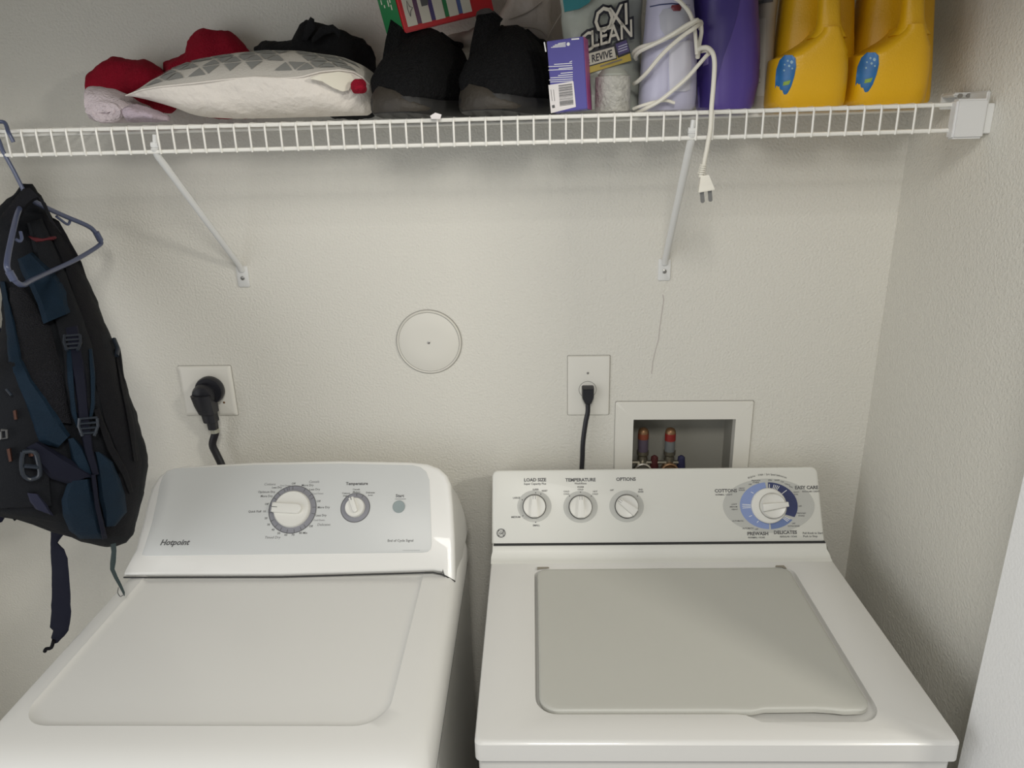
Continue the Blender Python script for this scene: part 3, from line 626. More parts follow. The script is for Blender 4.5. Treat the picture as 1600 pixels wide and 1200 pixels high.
obj('printed_lettering', bm, [INK, INKL], dr, smooth=False)

# ------------------------------------------------------------------ shelf contents
ZT = SZ + .0045
# pillow
t = thing('throw_pillow', 'white throw pillow with grey triangle print on top, lying at the left of the shelf', 'pillow', (-.41, -.13, ZT))
seam = [(197, 150), (222, 141), (250, 136), (300, 131), (350, 125), (400, 121), (440, 123), (470, 121), (500, 113), (530, 110), (552, 113), (566, 121), (578, 133)]
top = [(197, 149), (222, 130), (250, 113), (275, 103), (300, 97), (350, 89), (400, 85), (450, 86), (480, 90), (520, 96), (545, 105), (566, 118), (578, 132)]
bot = [(197, 151), (222, 162), (250, 173), (270, 183), (290, 187), (330, 189), (400, 189), (480, 188), (540, 186), (560, 184), (572, 176), (578, 134)]
def pil(u, s):   # section at u: returns seam, top z, bottom z, front y
    e = max(0, 1 - abs((u - 385) / 195) ** 3.0); yf = -.185 - .062 * e ** .5; yb = -.15 + .055 * e ** .5
    return yf, yb, at(u, interp(seam, u, 1), yf), at(u, interp(top, u, 1), (yf * .5 + yb * .5)).z, max(ZT, at(u, interp(bot, u, 1), yf).z - .001), e
def prow(u, part, n=22):
    yf, yb, sp, zt, zb, e = pil(u, 0); r = []
    for k in range(n + 1):
        tau = k / n; y = yf + (yb - yf) * tau; a = math.sin(math.pi * tau)
        zl = sp.z + (0.012 * tau)
        z = zl + (zt - sp.z) * a ** .75 if part else zl - (sp.z - zb) * a ** .42
        r.append(V((sp.x, y, z)))
    return r
us = [197 + (578 - 197) * (0.5 - 0.5 * math.cos(math.pi * i / 60)) for i in range(61)]
bm = B(); loops(bm, [prow(u, 1) for u in us], False, False, False); wrinkle(bm, .0012, 22, 3); obj('patterned_cover', bm, PILTOP, t, label='grey triangle patterned upper side')
bm = B(); loops(bm, [prow(u, 0, 26) for u in us], False, False, False)
for v in bm.verts:
    if v.co.y < -.08:
        d = .006 * noise.noise(V((v.co.x * 16 + v.co.z * 30, v.co.z * 14, 3))) + .0022 * math.sin(v.co.x * 70 + v.co.z * 90) * max(0, 1 - (v.co.z - ZT) / .04)
        v.co.y += d; v.co.z = max(ZT, v.co.z)
obj('underside', bm, PILLOW, t, label='plain white underside')
bm = B(); tube(bm, [pil(u, 0)[2] + V((0, -.0008, .0005)) for u in us[1:-1]], .0013, 6); obj('piping', bm, PILLOW, t)
# triangle print on the cover
bm = B()
def ptop(u, tau, lift=.0014):
    yf, yb, sp, zt, zb, e = pil(u, 0); a = math.sin(math.pi * tau); return V((sp.x, yf + (yb - yf) * tau - .0004, sp.z + .012 * tau + (zt - sp.z) * a ** .75 + lift))
cell = 0; random.seed(7)
for row in range(3):
    for i in range(11):
        ua = 222 + i * 34 + (17 if row % 2 else 0); t0, t1 = .045 + row * .12, .045 + row * .12 + .112
        for sgn in (0, 1):
            if random.random() < .12: continue
            A = [(ua, t0), (ua + 32, t0), (ua + 16, t1)] if sgn == 0 else [(ua + 18, t1), (ua + 50, t1), (ua + 34, t0)]
            if max(a[0] for a in A) > 560: continue
            c = (sum(a[0] for a in A) / 3, sum(a[1] for a in A) / 3); A = [(c[0] + (a[0] - c[0]) * .86, c[1] + (a[1] - c[1]) * .86) for a in A]
            N = 5; grid = {}
            for p in range(N + 1):
                for q_ in range(N + 1 - p):
                    r_ = N - p - q_; grid[p, q_] = bm.verts.new(ptop((A[0][0] * p + A[1][0] * q_ + A[2][0] * r_) / N, (A[0][1] * p + A[1][1] * q_ + A[2][1] * r_) / N))
            for p in range(N):
                for q_ in range(N - p):
                    bm.faces.new((grid[p, q_], grid[p + 1, q_], grid[p, q_ + 1]))
                    if p + q_ < N - 1: bm.faces.new((grid[p + 1, q_], grid[p + 1, q_ + 1], grid[p, q_ + 1]))
obj('triangle_print', bm, PILTRI, t)
bm = B(); S = lambda u, v, o=0: at(u, v, interp([(500, -.243), (560, -.215), (580, -.19)], u, 1) - .006 - o)
patch(bm, [(485, 121, 486, 124), (505, 115, 503, 127), (530, 112, 520, 137), (548, 116, 535, 143), (553, 124, 545, 141)], S, .003, 5, 4); obj('care_tag', bm, mat('tag_cream', (.78, .74, .62), .8), t, label='cream fabric flap near the right end')

# hats
def hat(lab, rows, Y, D, seed, base):
    t = thing('fleece_hat', lab, 'hat', base, 'red plush hats'); bm = B(); HLoft(rows, Y, D).build(bm, 3); wrinkle(bm, .007, 24, seed, 3); obj('crown', bm, RED, t); return t
t = hat('red fleece hat with a rolled white plush brim, at the far left of the shelf', [(136, 128, 150), (142, 116, 158), (155, 106, 165), (175, 96, 170), (195, 90, 176), (215, 89, 178), (235, 93, 178), (250, 103, 178), (262, 113, 172), (272, 125, 160)], -.07, .045, 1, (-.7, -.13, ZT))
bm = B(); HLoft([(138, 150, 186), (143, 138, 191), (155, 134, 192), (175, 137, 192), (200, 150, 191), (225, 166, 190), (262, 183, 189)], -.165, .045).build(bm, 3); wrinkle(bm, .003, 40, 5, 2)
for v in bm.verts: v.co.z = max(v.co.z, ZT)
obj('brim', bm, PLUSH, t, label='white plush brim')
c = at(164, 178, -.21); bm = B(); pts = []
for i in range(22): a = i * .75; r = .006 + .0008 * i; pts.append((c.x + r * 1.25 * math.cos(a), -.208, c.z + r * .62 * math.sin(a) + .002))
for v_ in range(1): tube(bm, [(x, y, max(z, ZT + .006)) for x, y, z in pts], .0062, 8, 3)
wrinkle(bm, .0015, 90, 2); obj('rolled_edge', bm, PLUSH, t)
bm = B(); HLoft([(198, 168, 190), (215, 163, 190), (240, 170, 190), (262, 182, 189)], -.205, .03).build(bm, 3); wrinkle(bm, .003, 50, 6)
for v in bm.verts: v.co.z = max(v.co.z, ZT)
obj('brim_fold', bm, mat('lilac_plush', (.46, .38, .43), .95, bump=(250, .003)), t, label='lilac grey fold of the brim')
hat('red fleece hat mounded behind the pillow, right of the other red hat', [(262, 98, 150), (275, 92, 160), (288, 87, 170), (297, 80, 175), (305, 66, 180), (315, 52, 184), (328, 45, 186), (345, 43, 186), (365, 47, 186), (380, 57, 186), (390, 68, 184), (397, 82, 180), (402, 95, 160)], -.05, .035, 8, (-.55, -.06, ZT))
t = thing('red_pompom', 'small round red fuzzy ball peeking out between the pillow and the left shoe', 'pompom', at(560, 137, -.12))
bm = B(); c = at(561, 136, -.236); bmesh.ops.create_icosphere(bm, subdivisions=4, radius=.0135); bmesh.ops.scale(bm, verts=bm.verts, vec=(1, .9, .8)); bmesh.ops.translate(bm, verts=bm.verts, vec=c); wrinkle(bm, .003, 90, 1); obj('ball', bm, RED, t)
# black cap
t = thing('black_cap', 'crumpled black fabric cap behind the right end of the pillow', 'cap', (-.3, -.06, ZT))
bm = B(); HLoft([(400, 74, 90), (410, 69, 105), (430, 64, 120), (450, 61, 140), (468, 60, 150), (472, 48, 160), (478, 36, 165), (486, 28, 170), (500, 33, 180), (515, 36, 186), (530, 46, 186), (550, 50, 186), (570, 60, 186), (582, 74, 180), (588, 90, 165)], -.055, .035).build(bm, 3); wrinkle(bm, .006, 26, 9, 3); obj('crown', bm, BLACKC, t)
bm = B(); patch(bm, [(472, 62, 480, 63), (476, 42, 492, 45), (485, 26, 491, 30)], lambda u, v, o: at(u, v, -.092 - o), .004, 5, 4); obj('strap_tip', bm, BLACKC, t)
bm = B(); patch(bm, [(487, 60, 487, 70), (500, 42, 505, 55), (520, 38, 522, 50), (532, 48, 530, 60)], lambda u, v, o: at(u, v, -.094 - o), .004, 5, 4); obj('fold', bm, BLACKC, t)

# shoes
def shoe(lab, base, rotz):
    t = thing('knit_sneaker', lab, 'shoe', base, 'pair of black sneakers'); b = V(base); R3 = Matrix.Rotation(rotz, 3, 'Z')
    T = lambda x, y, z: b + R3 @ V((x * .95, y * .90, z))
    W_ = [(0, .012), (.008, .036), (.02, .047), (.045, .055), (.08, .060), (.12, .060), (.16, .056), (.20, .052), (.235, .043), (.252, .028), (.26, .010)]
    HT = [(0, .030), (.008, .050), (.02, .068), (.045, .090), (.08, .112), (.11, .128), (.135, .138), (.15, .142), (.175, .138), (.20, .132), (.235, .132), (.252, .125), (.26, .10)]
    cxs = [(0, -.006), (.08, -.002), (.16, .003), (.26, 0)]
    bm = B(); R = []; n = 28
    for i in range(53):
        y = .26 * i / 52; w_ = interp(W_, y, 1); h = interp(HT, y, 1); c = interp(cxs, y, 1); r = []
        lift = max(0, .012 - y * .3)
        ntop = max(0, min(1, (y - .06) / .08)); ring = []
        for j in range(n):
            a = 2 * math.pi * j / n; ca, sa = math.cos(a), math.sin(a)
            zz = .5 + .5 * sgnpow(sa, .68); nar = 1 - (.10 * ntop + .10) * (max(0, zz - .4) / .6) ** 1.6
            ring.append(T(c + .012 * (1 - zz) - .006 - .024 * ntop * zz + w_ * sgnpow(ca, .62 - .17 * ntop) * nar, y, lift + .012 + (h - .012 - lift) * zz))
        R.append(ring)
    loops(bm, R)
    # foot opening pushed in
    for v in bm.verts:
        l = R3.inverted() @ (v.co - b); l.y /= .90; l.x /= .95
        lx = l.x + .014
        if .165 < l.y < .235 and l.z > .11 and abs(lx) < .024: v.co.z -= .06 * (1 - (abs(lx) / .024) ** 4)
    wrinkle(bm, .0015, 60, 3); obj('upper', bm, KNIT, t)
    def outl(i, k=40):
        pts = []
        ys = [.26 * (0.5 - 0.5 * math.cos(math.pi * q / k)) for q in range(k + 1)]
        for y in ys: pts.append((interp(cxs, y, 1) + interp(W_, y, 1) * 1.04 - i, y))
        for y in reversed(ys[1:-1]): pts.append((interp(cxs, y, 1) - interp(W_, y, 1) * 1.04 + i, y))
        return pts
    bm = B(); up = lambda y: max(0, .006 - y * .1)
    loops(bm, [[T(x, y + (-.003 if y < .01 else 0), z + up(y)) for x, y in outl(i)] for i, z in ((.004, 0), (0, .005), (-.001, .018), (.002, .024))]); obj('sole', bm, SOLEB, t)
    # rubber toe guard wrapping the tip, higher on the left
    bm = B(); R = []
    for j in range(25):
        a = math.radians(-100 + 200 * j / 24); x = .053 * math.sin(a) - .004; y = .047 - .0515 * math.cos(a)
        ht = .040 - .030 * (j / 24) ** 1.6 - .016 * (abs(j - 9) / 15) ** 2; ht = max(ht, .002)
        nx, ny = math.sin(a), -math.cos(a)
        R.append([T(x + nx * o, y + ny * o - 0.0, z) for o, z in ((.002, .007), (.0045, .012), (.0035, .012 + ht * .45), (-.001, .012 + ht * .8), (-.006, .012 + ht), (-.010, .012 + ht * .9), (-.012, .012))])
    loops(bm, R); wrinkle(bm, .0008, 70, 2); obj('toe_guard', bm, SOLE, t)
    bm = B(); Q = []
    for (x, y, z) in ((-.038, .070, .090), (-.044, .090, .115), (-.048, .108, .135), (-.050, .120, .150), (-.050, .130, .156)): Q.append([T(x + a, y - bb, z + bb) for a, bb in ((-.024, -.004), (-.014, .006), (.014, .006), (.026, -.006), (.014, -.010), (-.014, -.008))])
    loops(bm, Q); obj('tongue', bm, KNIT, t)
    bm = B(); tube(bm, [T(-.064, .128, .148), T(-.062, .122, .157), T(-.044, .122, .159), T(-.040, .128, .150)], .004, 8, 3, flat=2.0); obj('pull_tab', bm, mat('tab_brown', (.035, .028, .024), .8), t)
    bm = B(); tube(bm, [T(-.040, .160, .140), T(-.042, .200, .130), T(-.034, .235, .122), T(-.014, .243, .124), T(.008, .235, .120), T(.014, .200, .118), T(.010, .160, .130)], .0055, 8, 4); obj('collar', bm, KNIT, t)
    return t
shoe('black knit sneaker beside the pillow, left shoe of the pair', (at(612, 186, -.262).x, -.262, ZT), -.42)
shoe('black knit sneaker beside the small purple box, right shoe of the pair', (at(752, 183, -.262).x, -.262, ZT), -.44)
t = thing('paper_scrap', 'torn white paper scrap on the shelf rail between the two shoes', 'paper')
bm = B(); patch(bm, [(672, 181, 674, 186), (680, 176, 682, 186), (690, 179, 688, 186)], lambda u, v, o: at(u, v, -.262 - o), .0015, 3, 3); obj('scrap', bm, WLAB, t)

# red and green box
t = thing('gift_light_box', 'red and green cardboard box with white picture panels, tilted above the shoes', 'box', (-.12, -.1, 1.92))
o0 = at(634, 52, -.168); yaw = math.radians(38); tilt = math.radians(14)
Xb = V((math.cos(yaw), math.sin(yaw), 0)); Nb = V((Xb.y, -Xb.x, 0)); Xt = Xb * math.cos(tilt) + V((0, 0, 1)) * math.sin(tilt); Zt = V((0, 0, 1)) * math.cos(tilt) - Xb * math.sin(tilt)
fb = Fr(o0, Xt, Zt)
bw, bh, bd = .182, .14, .064
bm = B(); hexa(bm, [fb(0, 0, 0), fb(bw, 0, 0), fb(bw, 0, -bd), fb(0, 0, -bd), fb(0, bh, 0), fb(bw, bh, 0), fb(bw, bh, -bd), fb(0, bh, -bd)], .0015); obj('carton', bm, BOXR, t)
fg = Fr(fb(0, 0, -bd), -(fb.N) * -1, fb.Y)   # left side face, x runs towards the front
bm = B(); fs = Fr(fb(-.0006, .0, -bd), fb.N, fb.Y, -fb.X); slab(bm, fs, [(.0, .0), (bd - .004, 0), (bd - .004, bh), (0, bh)], 0, .0006); obj('side_panel', bm, BOXG, t, label='green side with white print')
bm = B()
for col in range(5):
    x = .012 + col * .0075; y = .038 + (col % 2) * .006
    while y < bh - .01:
        l = random.uniform(.004, .010)
        if col != 2 and random.random() < .85: bar(bm, fs, x, y, x, y + l, .0032, .0006, .001)
        y += l + .003
obj('side_print', bm, CREAM, t)
bm = B()
xp = .007
for k in range(5):
    y0 = .008 + (.0) ; slab(bm, fb, [(xp, y0), (xp + .019, y0), (xp + .019, bh - .004), (xp, bh - .004)], .0004, .0010); xp += .0275
obj('picture_panels', bm, CREAM, t)
for i_, (x, mm) in enumerate(((.0268, BOXP), (.0543, BOXN), (.0818, BOXG), (.1093, mat('blue_card', (.08, .12, .3), .4)))):
    bm = B(); slab(bm, fb, [(x, .009), (x + .0082, .009), (x + .0082, bh - .004), (x, bh - .004)], .0003, .0009); obj('colour_stripe', bm, mm, t)
bm = B()
tube(bm, [fb(.016, .022, .0012), fb(.014, .034, .0012), fb(.016, .045, .0012), fb(.019, .036, .0012), fb(.024, .034, .0012), fb(.019, .030, .0012), fb(.016, .022, .0012)], .0006, 5)
bar(bm, fb, .041, .038, .053, .038, .011, .001, .0014); bar(bm, fb, .053, .038, .055, .038, .005, .001, .0014)
bar(bm, fb, .071, .050, .079, .040, .005, .001, .0014); bar(bm, fb, .100, .062, .110, .062, .003, .001, .0014); obj('picture_icons', bm, INK, t)

# grey plastic bag
t = thing('plastic_bag', 'crumpled translucent grey plastic bag between the right shoe and the stain remover pouch', 'plastic bag', (.06, -.07, ZT))
bm = B(); HLoft([(700, 58, 72), (712, 54, 78), (725, 50, 82), (745, 42, 84), (775, 30, 84), (790, 8, 84), (805, -25, 88), (830, -40, 95), (855, -42, 130), (870, -38, 160), (882, -20, 175), (887, 10, 165)], -.034, .026, 2.5).build(bm, 4); wrinkle(bm, .005, 24, 2, 3)
for v in bm.verts: v.co.y = min(v.co.y, -.003)
obj('film', bm, BAGP, t)
bm = B()
for pts in (((795, 30), (825, 18), (845, 3)), ((850, 75), (860, 50), (878, 20)), ((800, 40), (840, 45), (858, 60))):
    tube(bm, [at(u, v, -.0655) for u, v in pts], .0012, 6, 5)
obj('creases', bm, BAGP, t)

# stain remover pouch
t = thing('stain_remover_pouch', 'pale green stand-up pouch of stain remover with outlined block letters', 'pouch', (.16, -.12, ZT))
VL = VLoft([(-60, 873, 1002, .02), (0, 875, 1003, .03), (60, 880, 1002, .038), (120, 884, 1000, .042), (172, 886, 998, .045)], -.135, .04, 2.4)
bm = B(); VL.build(bm); wrinkle(bm, .0025, 25, 4, 2); obj('film', bm, POUCH, t)
fo = Fr(VL.front(940, 60, .004), (1, 0.02, 0), (0, 0.05, 1)); P = fo.px
bm = B(); d = math.radians(13)
def ot(s, u, v, sz, bold, h, mi, shear=.22, sx=.8, rot=d): s_ = s; x, y = P(u, v); text(bm, fo, s, x, y, sz, 'CENTER', rot, h, shear, bold, sx, mi)
INKB = 0; ot('O', 941, 34, .052, .0042, .0010, 0); ot('XI', 964, 28, .044, .0042, .0010, 0); ot('C', 915, 68, .040, .0042, .0010, 0); ot('LEAN', 954, 55, .036, .0042, .0010, 0)
ot('O', 941, 34, .052, .0004, .0018, 1); ot('XI', 964, 28, .044, .0004, .0018, 1); ot('C', 915, 68, .040, .0004, .0018, 1); ot('LEAN', 954, 55, .036, .0004, .0018, 1)
def seg(u0, v0, u1, v1, wd, h, mi): a, b_ = P(u0, v0), P(u1, v1); bar(bm, fo, a[0], a[1], b_[0], b_[1], wd, h - .0004, h, mi)
seg(905, 97, 962, 81, .022, .0008, 0); seg(906, 97, 961, 82, .0175, .0014, 1); ot('& REVIVE', 935, 90, .0155, .0003, .0020, 0, .2, .72)
seg(962, 79, 982, 71, .024, .0010, 0); seg(964, 78, 981, 71.5, .018, .0015, 2)
for k in range(3): seg(966, 73.5 + 4 * k, 980, 68.5 + 4 * k, .0014, .0019, 3)
seg(908, 111, 985, 88, .0135, .0007, 4); seg(938, 104, 972, 93, .0022, .0012, 5)
obj('printed_logo', bm, [mat('logo_black', (.012, .012, .02), .5), CREAM, BOXN, LAV, YEL, GRIME], t, smooth=False)
bm = B(); slab(bm, fo, [P(879, -3), P(882, 19), P(905, 14), P(920, 5), P(926, -5), P(920, -30), P(879, -30)], -.002, .0016); obj('corner_print', bm, TEAL, t, label='teal printed corner')

# small purple box
t = thing('small_carton', 'small indigo carton with white barcode sticker standing between right shoe and pouch', 'box', at(890, 178, -.235))
a, b_ = at(863, 178, -.238), at(918, 175, -.232); up_ = at(851, 66, -.238) - a
fk = Fr((a.x, a.y + .004, ZT), V((1, -.20, .075)), V((-.075, 0.03, 1)))
kw, kh, kd = (b_ - a).length, up_.length, .045
Yk = (fk.Y + V((0, 0, 0)))
bm = B(); hexa(bm, [fk(0, 0, 0), fk(kw, 0, 0), fk(kw, 0, -kd), fk(0, 0, -kd), fk(-.001, kh, 0), fk(kw, kh, 0), fk(kw, kh, -kd), fk(0, kh, -kd)], .001); obj('carton', bm, PURB, t)
bm = B(); fs = Fr(fk(kw + .0003, 0, 0), -fk.N, fk.Y, fk.X); slab(bm, fs, [(.001, .0), (kd - .001, 0), (kd - .001, kh), (.001, kh)], 0, .0006); obj('side_panel', bm, PINK, t, label='magenta side')
P = fk.px; bm = B(); slab(bm, fk, [P(857, 133), P(896, 127), P(900, 167), P(861, 177)], .0003, .0009); st = obj('barcode_sticker', bm, WLAB, t, label='white barcode sticker')
bm = B(); y = 0
for k in range(17):
    y = 133 + k * 1.95 - .3; a, b_ = P(873 + k * .12, y + 1.5), P(894 + k * .14, y - 1.3); bar(bm, fk, a[0], a[1], b_[0], b_[1], random.choice((.0006, .0009, .0014)), .0009, .0012)
for (u0, v0, u1, v1, wd) in ((863, 167, 867, 166, .0045), (861, 140, 863, 158, .0006), (865, 140, 867, 158, .0006)):
    a, b_ = P(u0, v0), P(u1, v1); bar(bm, fk, a[0], a[1], b_[0], b_[1], wd, .0009, .0012)
obj('barcode', bm, INK, st)
bm = B()
for v0, u0, u1 in ((67, 872, 884), (69, 867, 884), (71, 864, 884), (73, 861, 884), (96, 890, 894), (99.5, 866, 894), (103, 857, 894), (106, 873, 895), (108.5, 857, 895), (113.5, 876, 895), (117, 872, 895), (120.5, 860, 895), (124, 858, 895), (127, 860, 895)):
    a, b_ = P(u0 , v0 + 1.2), P(u1, v0 - .6); bar(bm, fk, a[0], a[1], b_[0], b_[1], .0010, .0002, .0006)
a = P(888, 69); disc(bm, fk, a[0], a[1], [(.0026, .0002), (.0026, .0006)], 12); a = P(849.5, 66); b_ = P(853, 81); bar(bm, fk, a[0] + .001, a[1], b_[0], b_[1], .002, .0002, .0006); a, b_ = P(893, 61.5), P(905, 60.5); bar(bm, fk, a[0], a[1], b_[0], b_[1], .002, .0002, .0006)
obj('printed_lines', bm, WHT, t)

# cloudy cup
t = thing('frosted_cup', 'short frosted clear cup with speckled grey sides, right of the indigo carton', 'cup', at(957, 177, -.2))
c = at(957.5, 177, -.215); r0 = (at(985, 150, -.215).x - at(930, 150, -.215).x) / 2; hz = at(957, 120, -.215).z - ZT
bm = B(); loops(bm, [[V((c.x + r * math.cos(2 * math.pi * k / 36), -.205 + r * math.sin(2 * math.pi * k / 36), ZT + z)) for k in range(36)] for z, r in ((0, r0 * .96), (.002, r0), (hz * .9, r0 * 1.0), (hz, r0 * 1.01), (hz + .001, r0 * .95), (hz * .3, r0 * .9))]); obj('wall', bm, GLIT, t)
bm = B(); loops(bm, [[V((c.x + r * math.cos(2 * math.pi * k / 36), -.205 + r * math.sin(2 * math.pi * k / 36), ZT + z)) for k in range(36)] for z, r in ((hz * .8, r0 * .85), (hz + .004, r0 * .85), (hz + .012, r0 * .6), (hz + .0125, .002))]); obj('lid', bm, mat('cup_lid', (.36, .37, .32), .4), t)

# iron with cord
t = thing('clothes_iron', 'pale lavender clothes iron stood on end, wrapped in its own white cord', 'iron', (.31, -.17, ZT))
VI = VLoft([(-70, 1020, 1072, .03), (-20, 1014, 1078, .040), (0, 1011, 1081, .044), (40, 1008, 1085, .047), (100, 1002, 1087, .048), (150, 998, 1086, .048), (170, 998, 1084, .046), (173, 1002, 1080, .042)], -.18, .045, 2.6)
bm = B(); VI.build(bm); obj('body', bm, LAV, t); F = VI.front
bm = B(); patch(bm, [(1036, 14, 1076, 12), (1030, 24, 1083, 22), (1032, 45, 1082, 40), (1044, 62, 1068, 60)], F, .0022, 6, 8); obj('thumb_recess', bm, LAVD, t)
bm = B(); patch(bm, [(1046, 70, 1078, 62), (1045, 100, 1080, 100), (1046, 140, 1078, 140), (1050, 143, 1072, 143)], F, .003, 6, 8); obj('front_panel', bm, mat('white_lavender', (.60, .59, .66), .3), t)
bm = B(); patch(bm, [(1020, 78, 1041, 76), (1018, 120, 1042, 120), (1016, 165, 1042, 165)], F, .0014, 6, 6); obj('side_panel', bm, LAV, t)
bm = B(); patch(bm, [(1015, 11.5, 1015.5, 9.5), (1030, 8.5, 1030, 6.5), (1050, 6.5, 1050, 4.5), (1078, 9, 1078, 7)][:], lambda u, v, o: F(u, v, o), .0016, 4, 2); obj('trim_line', bm, NAVY, t)
bm = B(); patch(bm, [(1050, 8, 1062, 7), (1048, 12, 1065, 12), (1052, 17, 1063, 17)], F, .005, 4, 4); obj('button', bm, DRED, t, label='dark red button')
def cordpts(l): return [at(u, v, y) for u, v, y in l]
bm = B(); r = .0031
tube(bm, cordpts([(1040, -35, -.235), (1050, -8, -.240), (1062, 2, -.240), (1076, 18, -.238), (1084, 38, -.236), (1087, 60, -.235), (1089, 85, -.235)]), r, 8, 6)
tube(bm, cordpts([(994, 92, -.190), (993, 88, -.205), (1000, 80, -.228), (1020, 70, -.243), (1045, 58, -.247), (1068, 46, -.247), (1083, 36, -.247), (1091, 33, -.24), (1096, 36, -.225), (1094, 45, -.21)]), r, 8, 6)
tube(bm, cordpts([(990, 84, -.190), (992, 80, -.205), (1003, 73, -.225), (1025, 67, -.240), (1048, 55, -.251), (1070, 41, -.251), (1085, 33, -.249), (1090, 31, -.245)]), r, 8, 6)
tube(bm, cordpts([(990, 131, -.200), (998, 126, -.220), (1012, 112, -.240), (1030, 90, -.250), (1048, 72, -.2525), (1070, 54, -.252), (1085, 44, -.250), (1094, 38, -.235), (1096, 50, -.23), (1093, 68, -.225), (1091, 88, -.225)]), r, 8, 6)
tube(bm, cordpts([(995, 176, -.215), (1008, 170, -.236), (1030, 158, -.247), (1055, 138, -.250), (1075, 120, -.250), (1090, 103, -.249), (1103, 88, -.248), (1108, 83, -.244), (1104, 79, -.235), (1096, 80, -.225)]), r, 8, 6)
tube(bm, cordpts([(990, 170, -.22), (1000, 166, -.235), (1020, 160, -.240), (1040, 157, -.238), (1054, 161, -.236)]), r * .8, 8, 6)
tube(bm, cordpts([(1090, 90, -.225), (1092, 78, -.235), (1099, 74.5, -.246), (1107, 75.5, -.254), (1114, 84, -.262), (1116.5, 100, -.264), (1115, 130, -.265), (1112, 165, -.265), (1110, 200, -.264), (1105, 230, -.262), (1101, 250, -.260), (1099, 262, -.260)]), r * 1.15, 10, 6)
cd = obj('cord', bm, CORDW, t, label='white cord')
bm = B(); a, b_ = at(1099, 257, -.26), at(1091, 297, -.26); D = b_ - a
for k in range(5): tube(bm, [a + D * (.0 + k * .08), a + D * (.05 + k * .08)], .0056 + .0003 * k, 10)
tube(bm, [a, a + D * .5], .004, 10)
fq = Fr(a, V((1, 0, .15)), -D); l = D.length
loops(bm, [[fq(x * q, -yy, z * q) for x, z in ((-.009, -.006), (.009, -.006), (.009, .006), (-.009, .006))] for yy, q in ((l * .42, .65), (l * .5, .8), (l * .80, 1.15), (l * .97, 1.35), (l * 1.0, 1.45), (l * 1.04, 1.4))]); bmesh.ops.bevel(bm, geom=[e for e in bm.edges if len(e.link_faces) == 2 and e.calc_face_angle(0) > .9], offset=.0015, segments=2, affect='EDGES')
pl = obj('plug', bm, CORDW, cd)
for s_ in (-1, 1):
    bm = B(); slab(bm, fq, rrect(s_ * .0062 - .0032, s_ * .0062 + .0032, -l * 1.04 - .018, -l * 1.02, [.0001, .0001, .003, .003], 4), -.0008, .0008)
    if s_ == -1: b1 = obj('prong', bm, SCREW, t)
    else: b1 = obj('prong', bm, SCREW, t)

# purple bottle
t = thing('purple_detergent_bottle', 'deep purple contoured detergent bottle between the iron and the yellow jugs', 'bottle', (.40, -.16, ZT))
rows = [(-90, 1092, 1176, 1140), (0, 1083, 1181, 1156), (30, 1082, 1182, 1150), (60, 1083, 1184, 1141), (90, 1085, 1184, 1130), (130, 1087, 1182, 1119), (150, 1088, 1177, 1115), (168, 1089, 1173, 1113), (172, 1093, 1169, 1115)]
VP = VLoft([(a, b, c) for a, b, c, d in rows], -.155, .052, 2.6)
bm = B(); VP.build(bm); obj('body', bm, PURPLE, t)
bm = B(); patch(bm, [(b + 2, a, min(d, c - 4), a) for a, b, c, d in rows if a < 170], VP.front, .0016, 8, 8); obj('dark_left_part', bm, PURPD, t, label='darker purple area on the left side')  # darker purple tone laid over the left part of the body front
bm = B(); patch(bm, [(1098, 90, 1107, 84), (1098, 104, 1107, 100)], VP.front, .003, 3, 3); obj('label', bm, mat('pale_purple_print', (.2, .15, .38), .5), t)
bm = B(); c = at(1135, -92, -.15); loops(bm, [[V((c.x + r * math.cos(2 * math.pi * k / 24), -.15 + r * math.sin(2 * math.pi * k / 24), z)) for k in range(24)] for z, r in ((c.z - .004, .03), (c.z + .03, .029), (c.z + .034, .026))]); obj('cap', bm, WHT, t)

# clear bottle
t = thing('cloudy_bottle', 'slim cloudy bottle with faded white label squeezed between purple bottle and yellow jug', 'bottle', (.44, -.12, ZT))
VC = VLoft([(-60, 1182, 1212), (0, 1178, 1214), (30, 1176, 1210), (100, 1174, 1206), (168, 1172, 1204)], -.12, .03, 2.2)
bm = B(); VC.build(bm); obj('body', bm, CLEARB, t)
bm = B(); patch(bm, [(1182, 30, 1197, 28), (1183, 90, 1196, 90), (1182, 150, 1194, 150)], VC.front, .001, 5, 5); lb = obj('label', bm, mat('faded_label', (.50, .47, .41), .6), t)
bm = B(); 
for v0, hh in ((78, 3), (96, 2), (108, 14), (128, 2), (60, 3)): patch(bm, [(1184, v0, 1188, v0), (1184, v0 + hh, 1188, v0 + hh)], VC.front, .0016, 2, 2)
obj('label_marks', bm, GRIME, t)
bm = B(); patch(bm, [(1178, 2, 1208, -2), (1178, 7, 1208, 3)], VC.front, .002, 2, 6); obj('neck_band', bm, INK, t)

# yellow jugs
t = thing('detergent_jug', 'golden yellow detergent jug with blue bubble label, next to the cloudy bottle', 'jug', (.51, -.15, ZT), 'yellow detergent jugs')
base = [(52, 1222, 1326, .070), (66, 1216, 1330, .074), (82, 1211, 1334, .076), (110, 1208, 1335, .077), (140, 1206, 1334, .077), (158, 1206, 1332, .076), (165, 1207, 1331, .074), (168, 1211, 1328, .07)]
bm = B(); R = []; n = 40
VB = VLoft(base, -.160, .077, 3.2)
rows = [(-95, 1245, 1315), (-70, 1228, 1326), (0, 1222, 1329), (60, 1214, 1329), (110, 1208, 1329), (140, 1206, 1328), (160, 1206, 1327), (166, 1208, 1325), (169, 1212, 1321)]
VT = VLoft(rows, -.125, .045, 3.0); VT.build(bm); body_front = VT.front
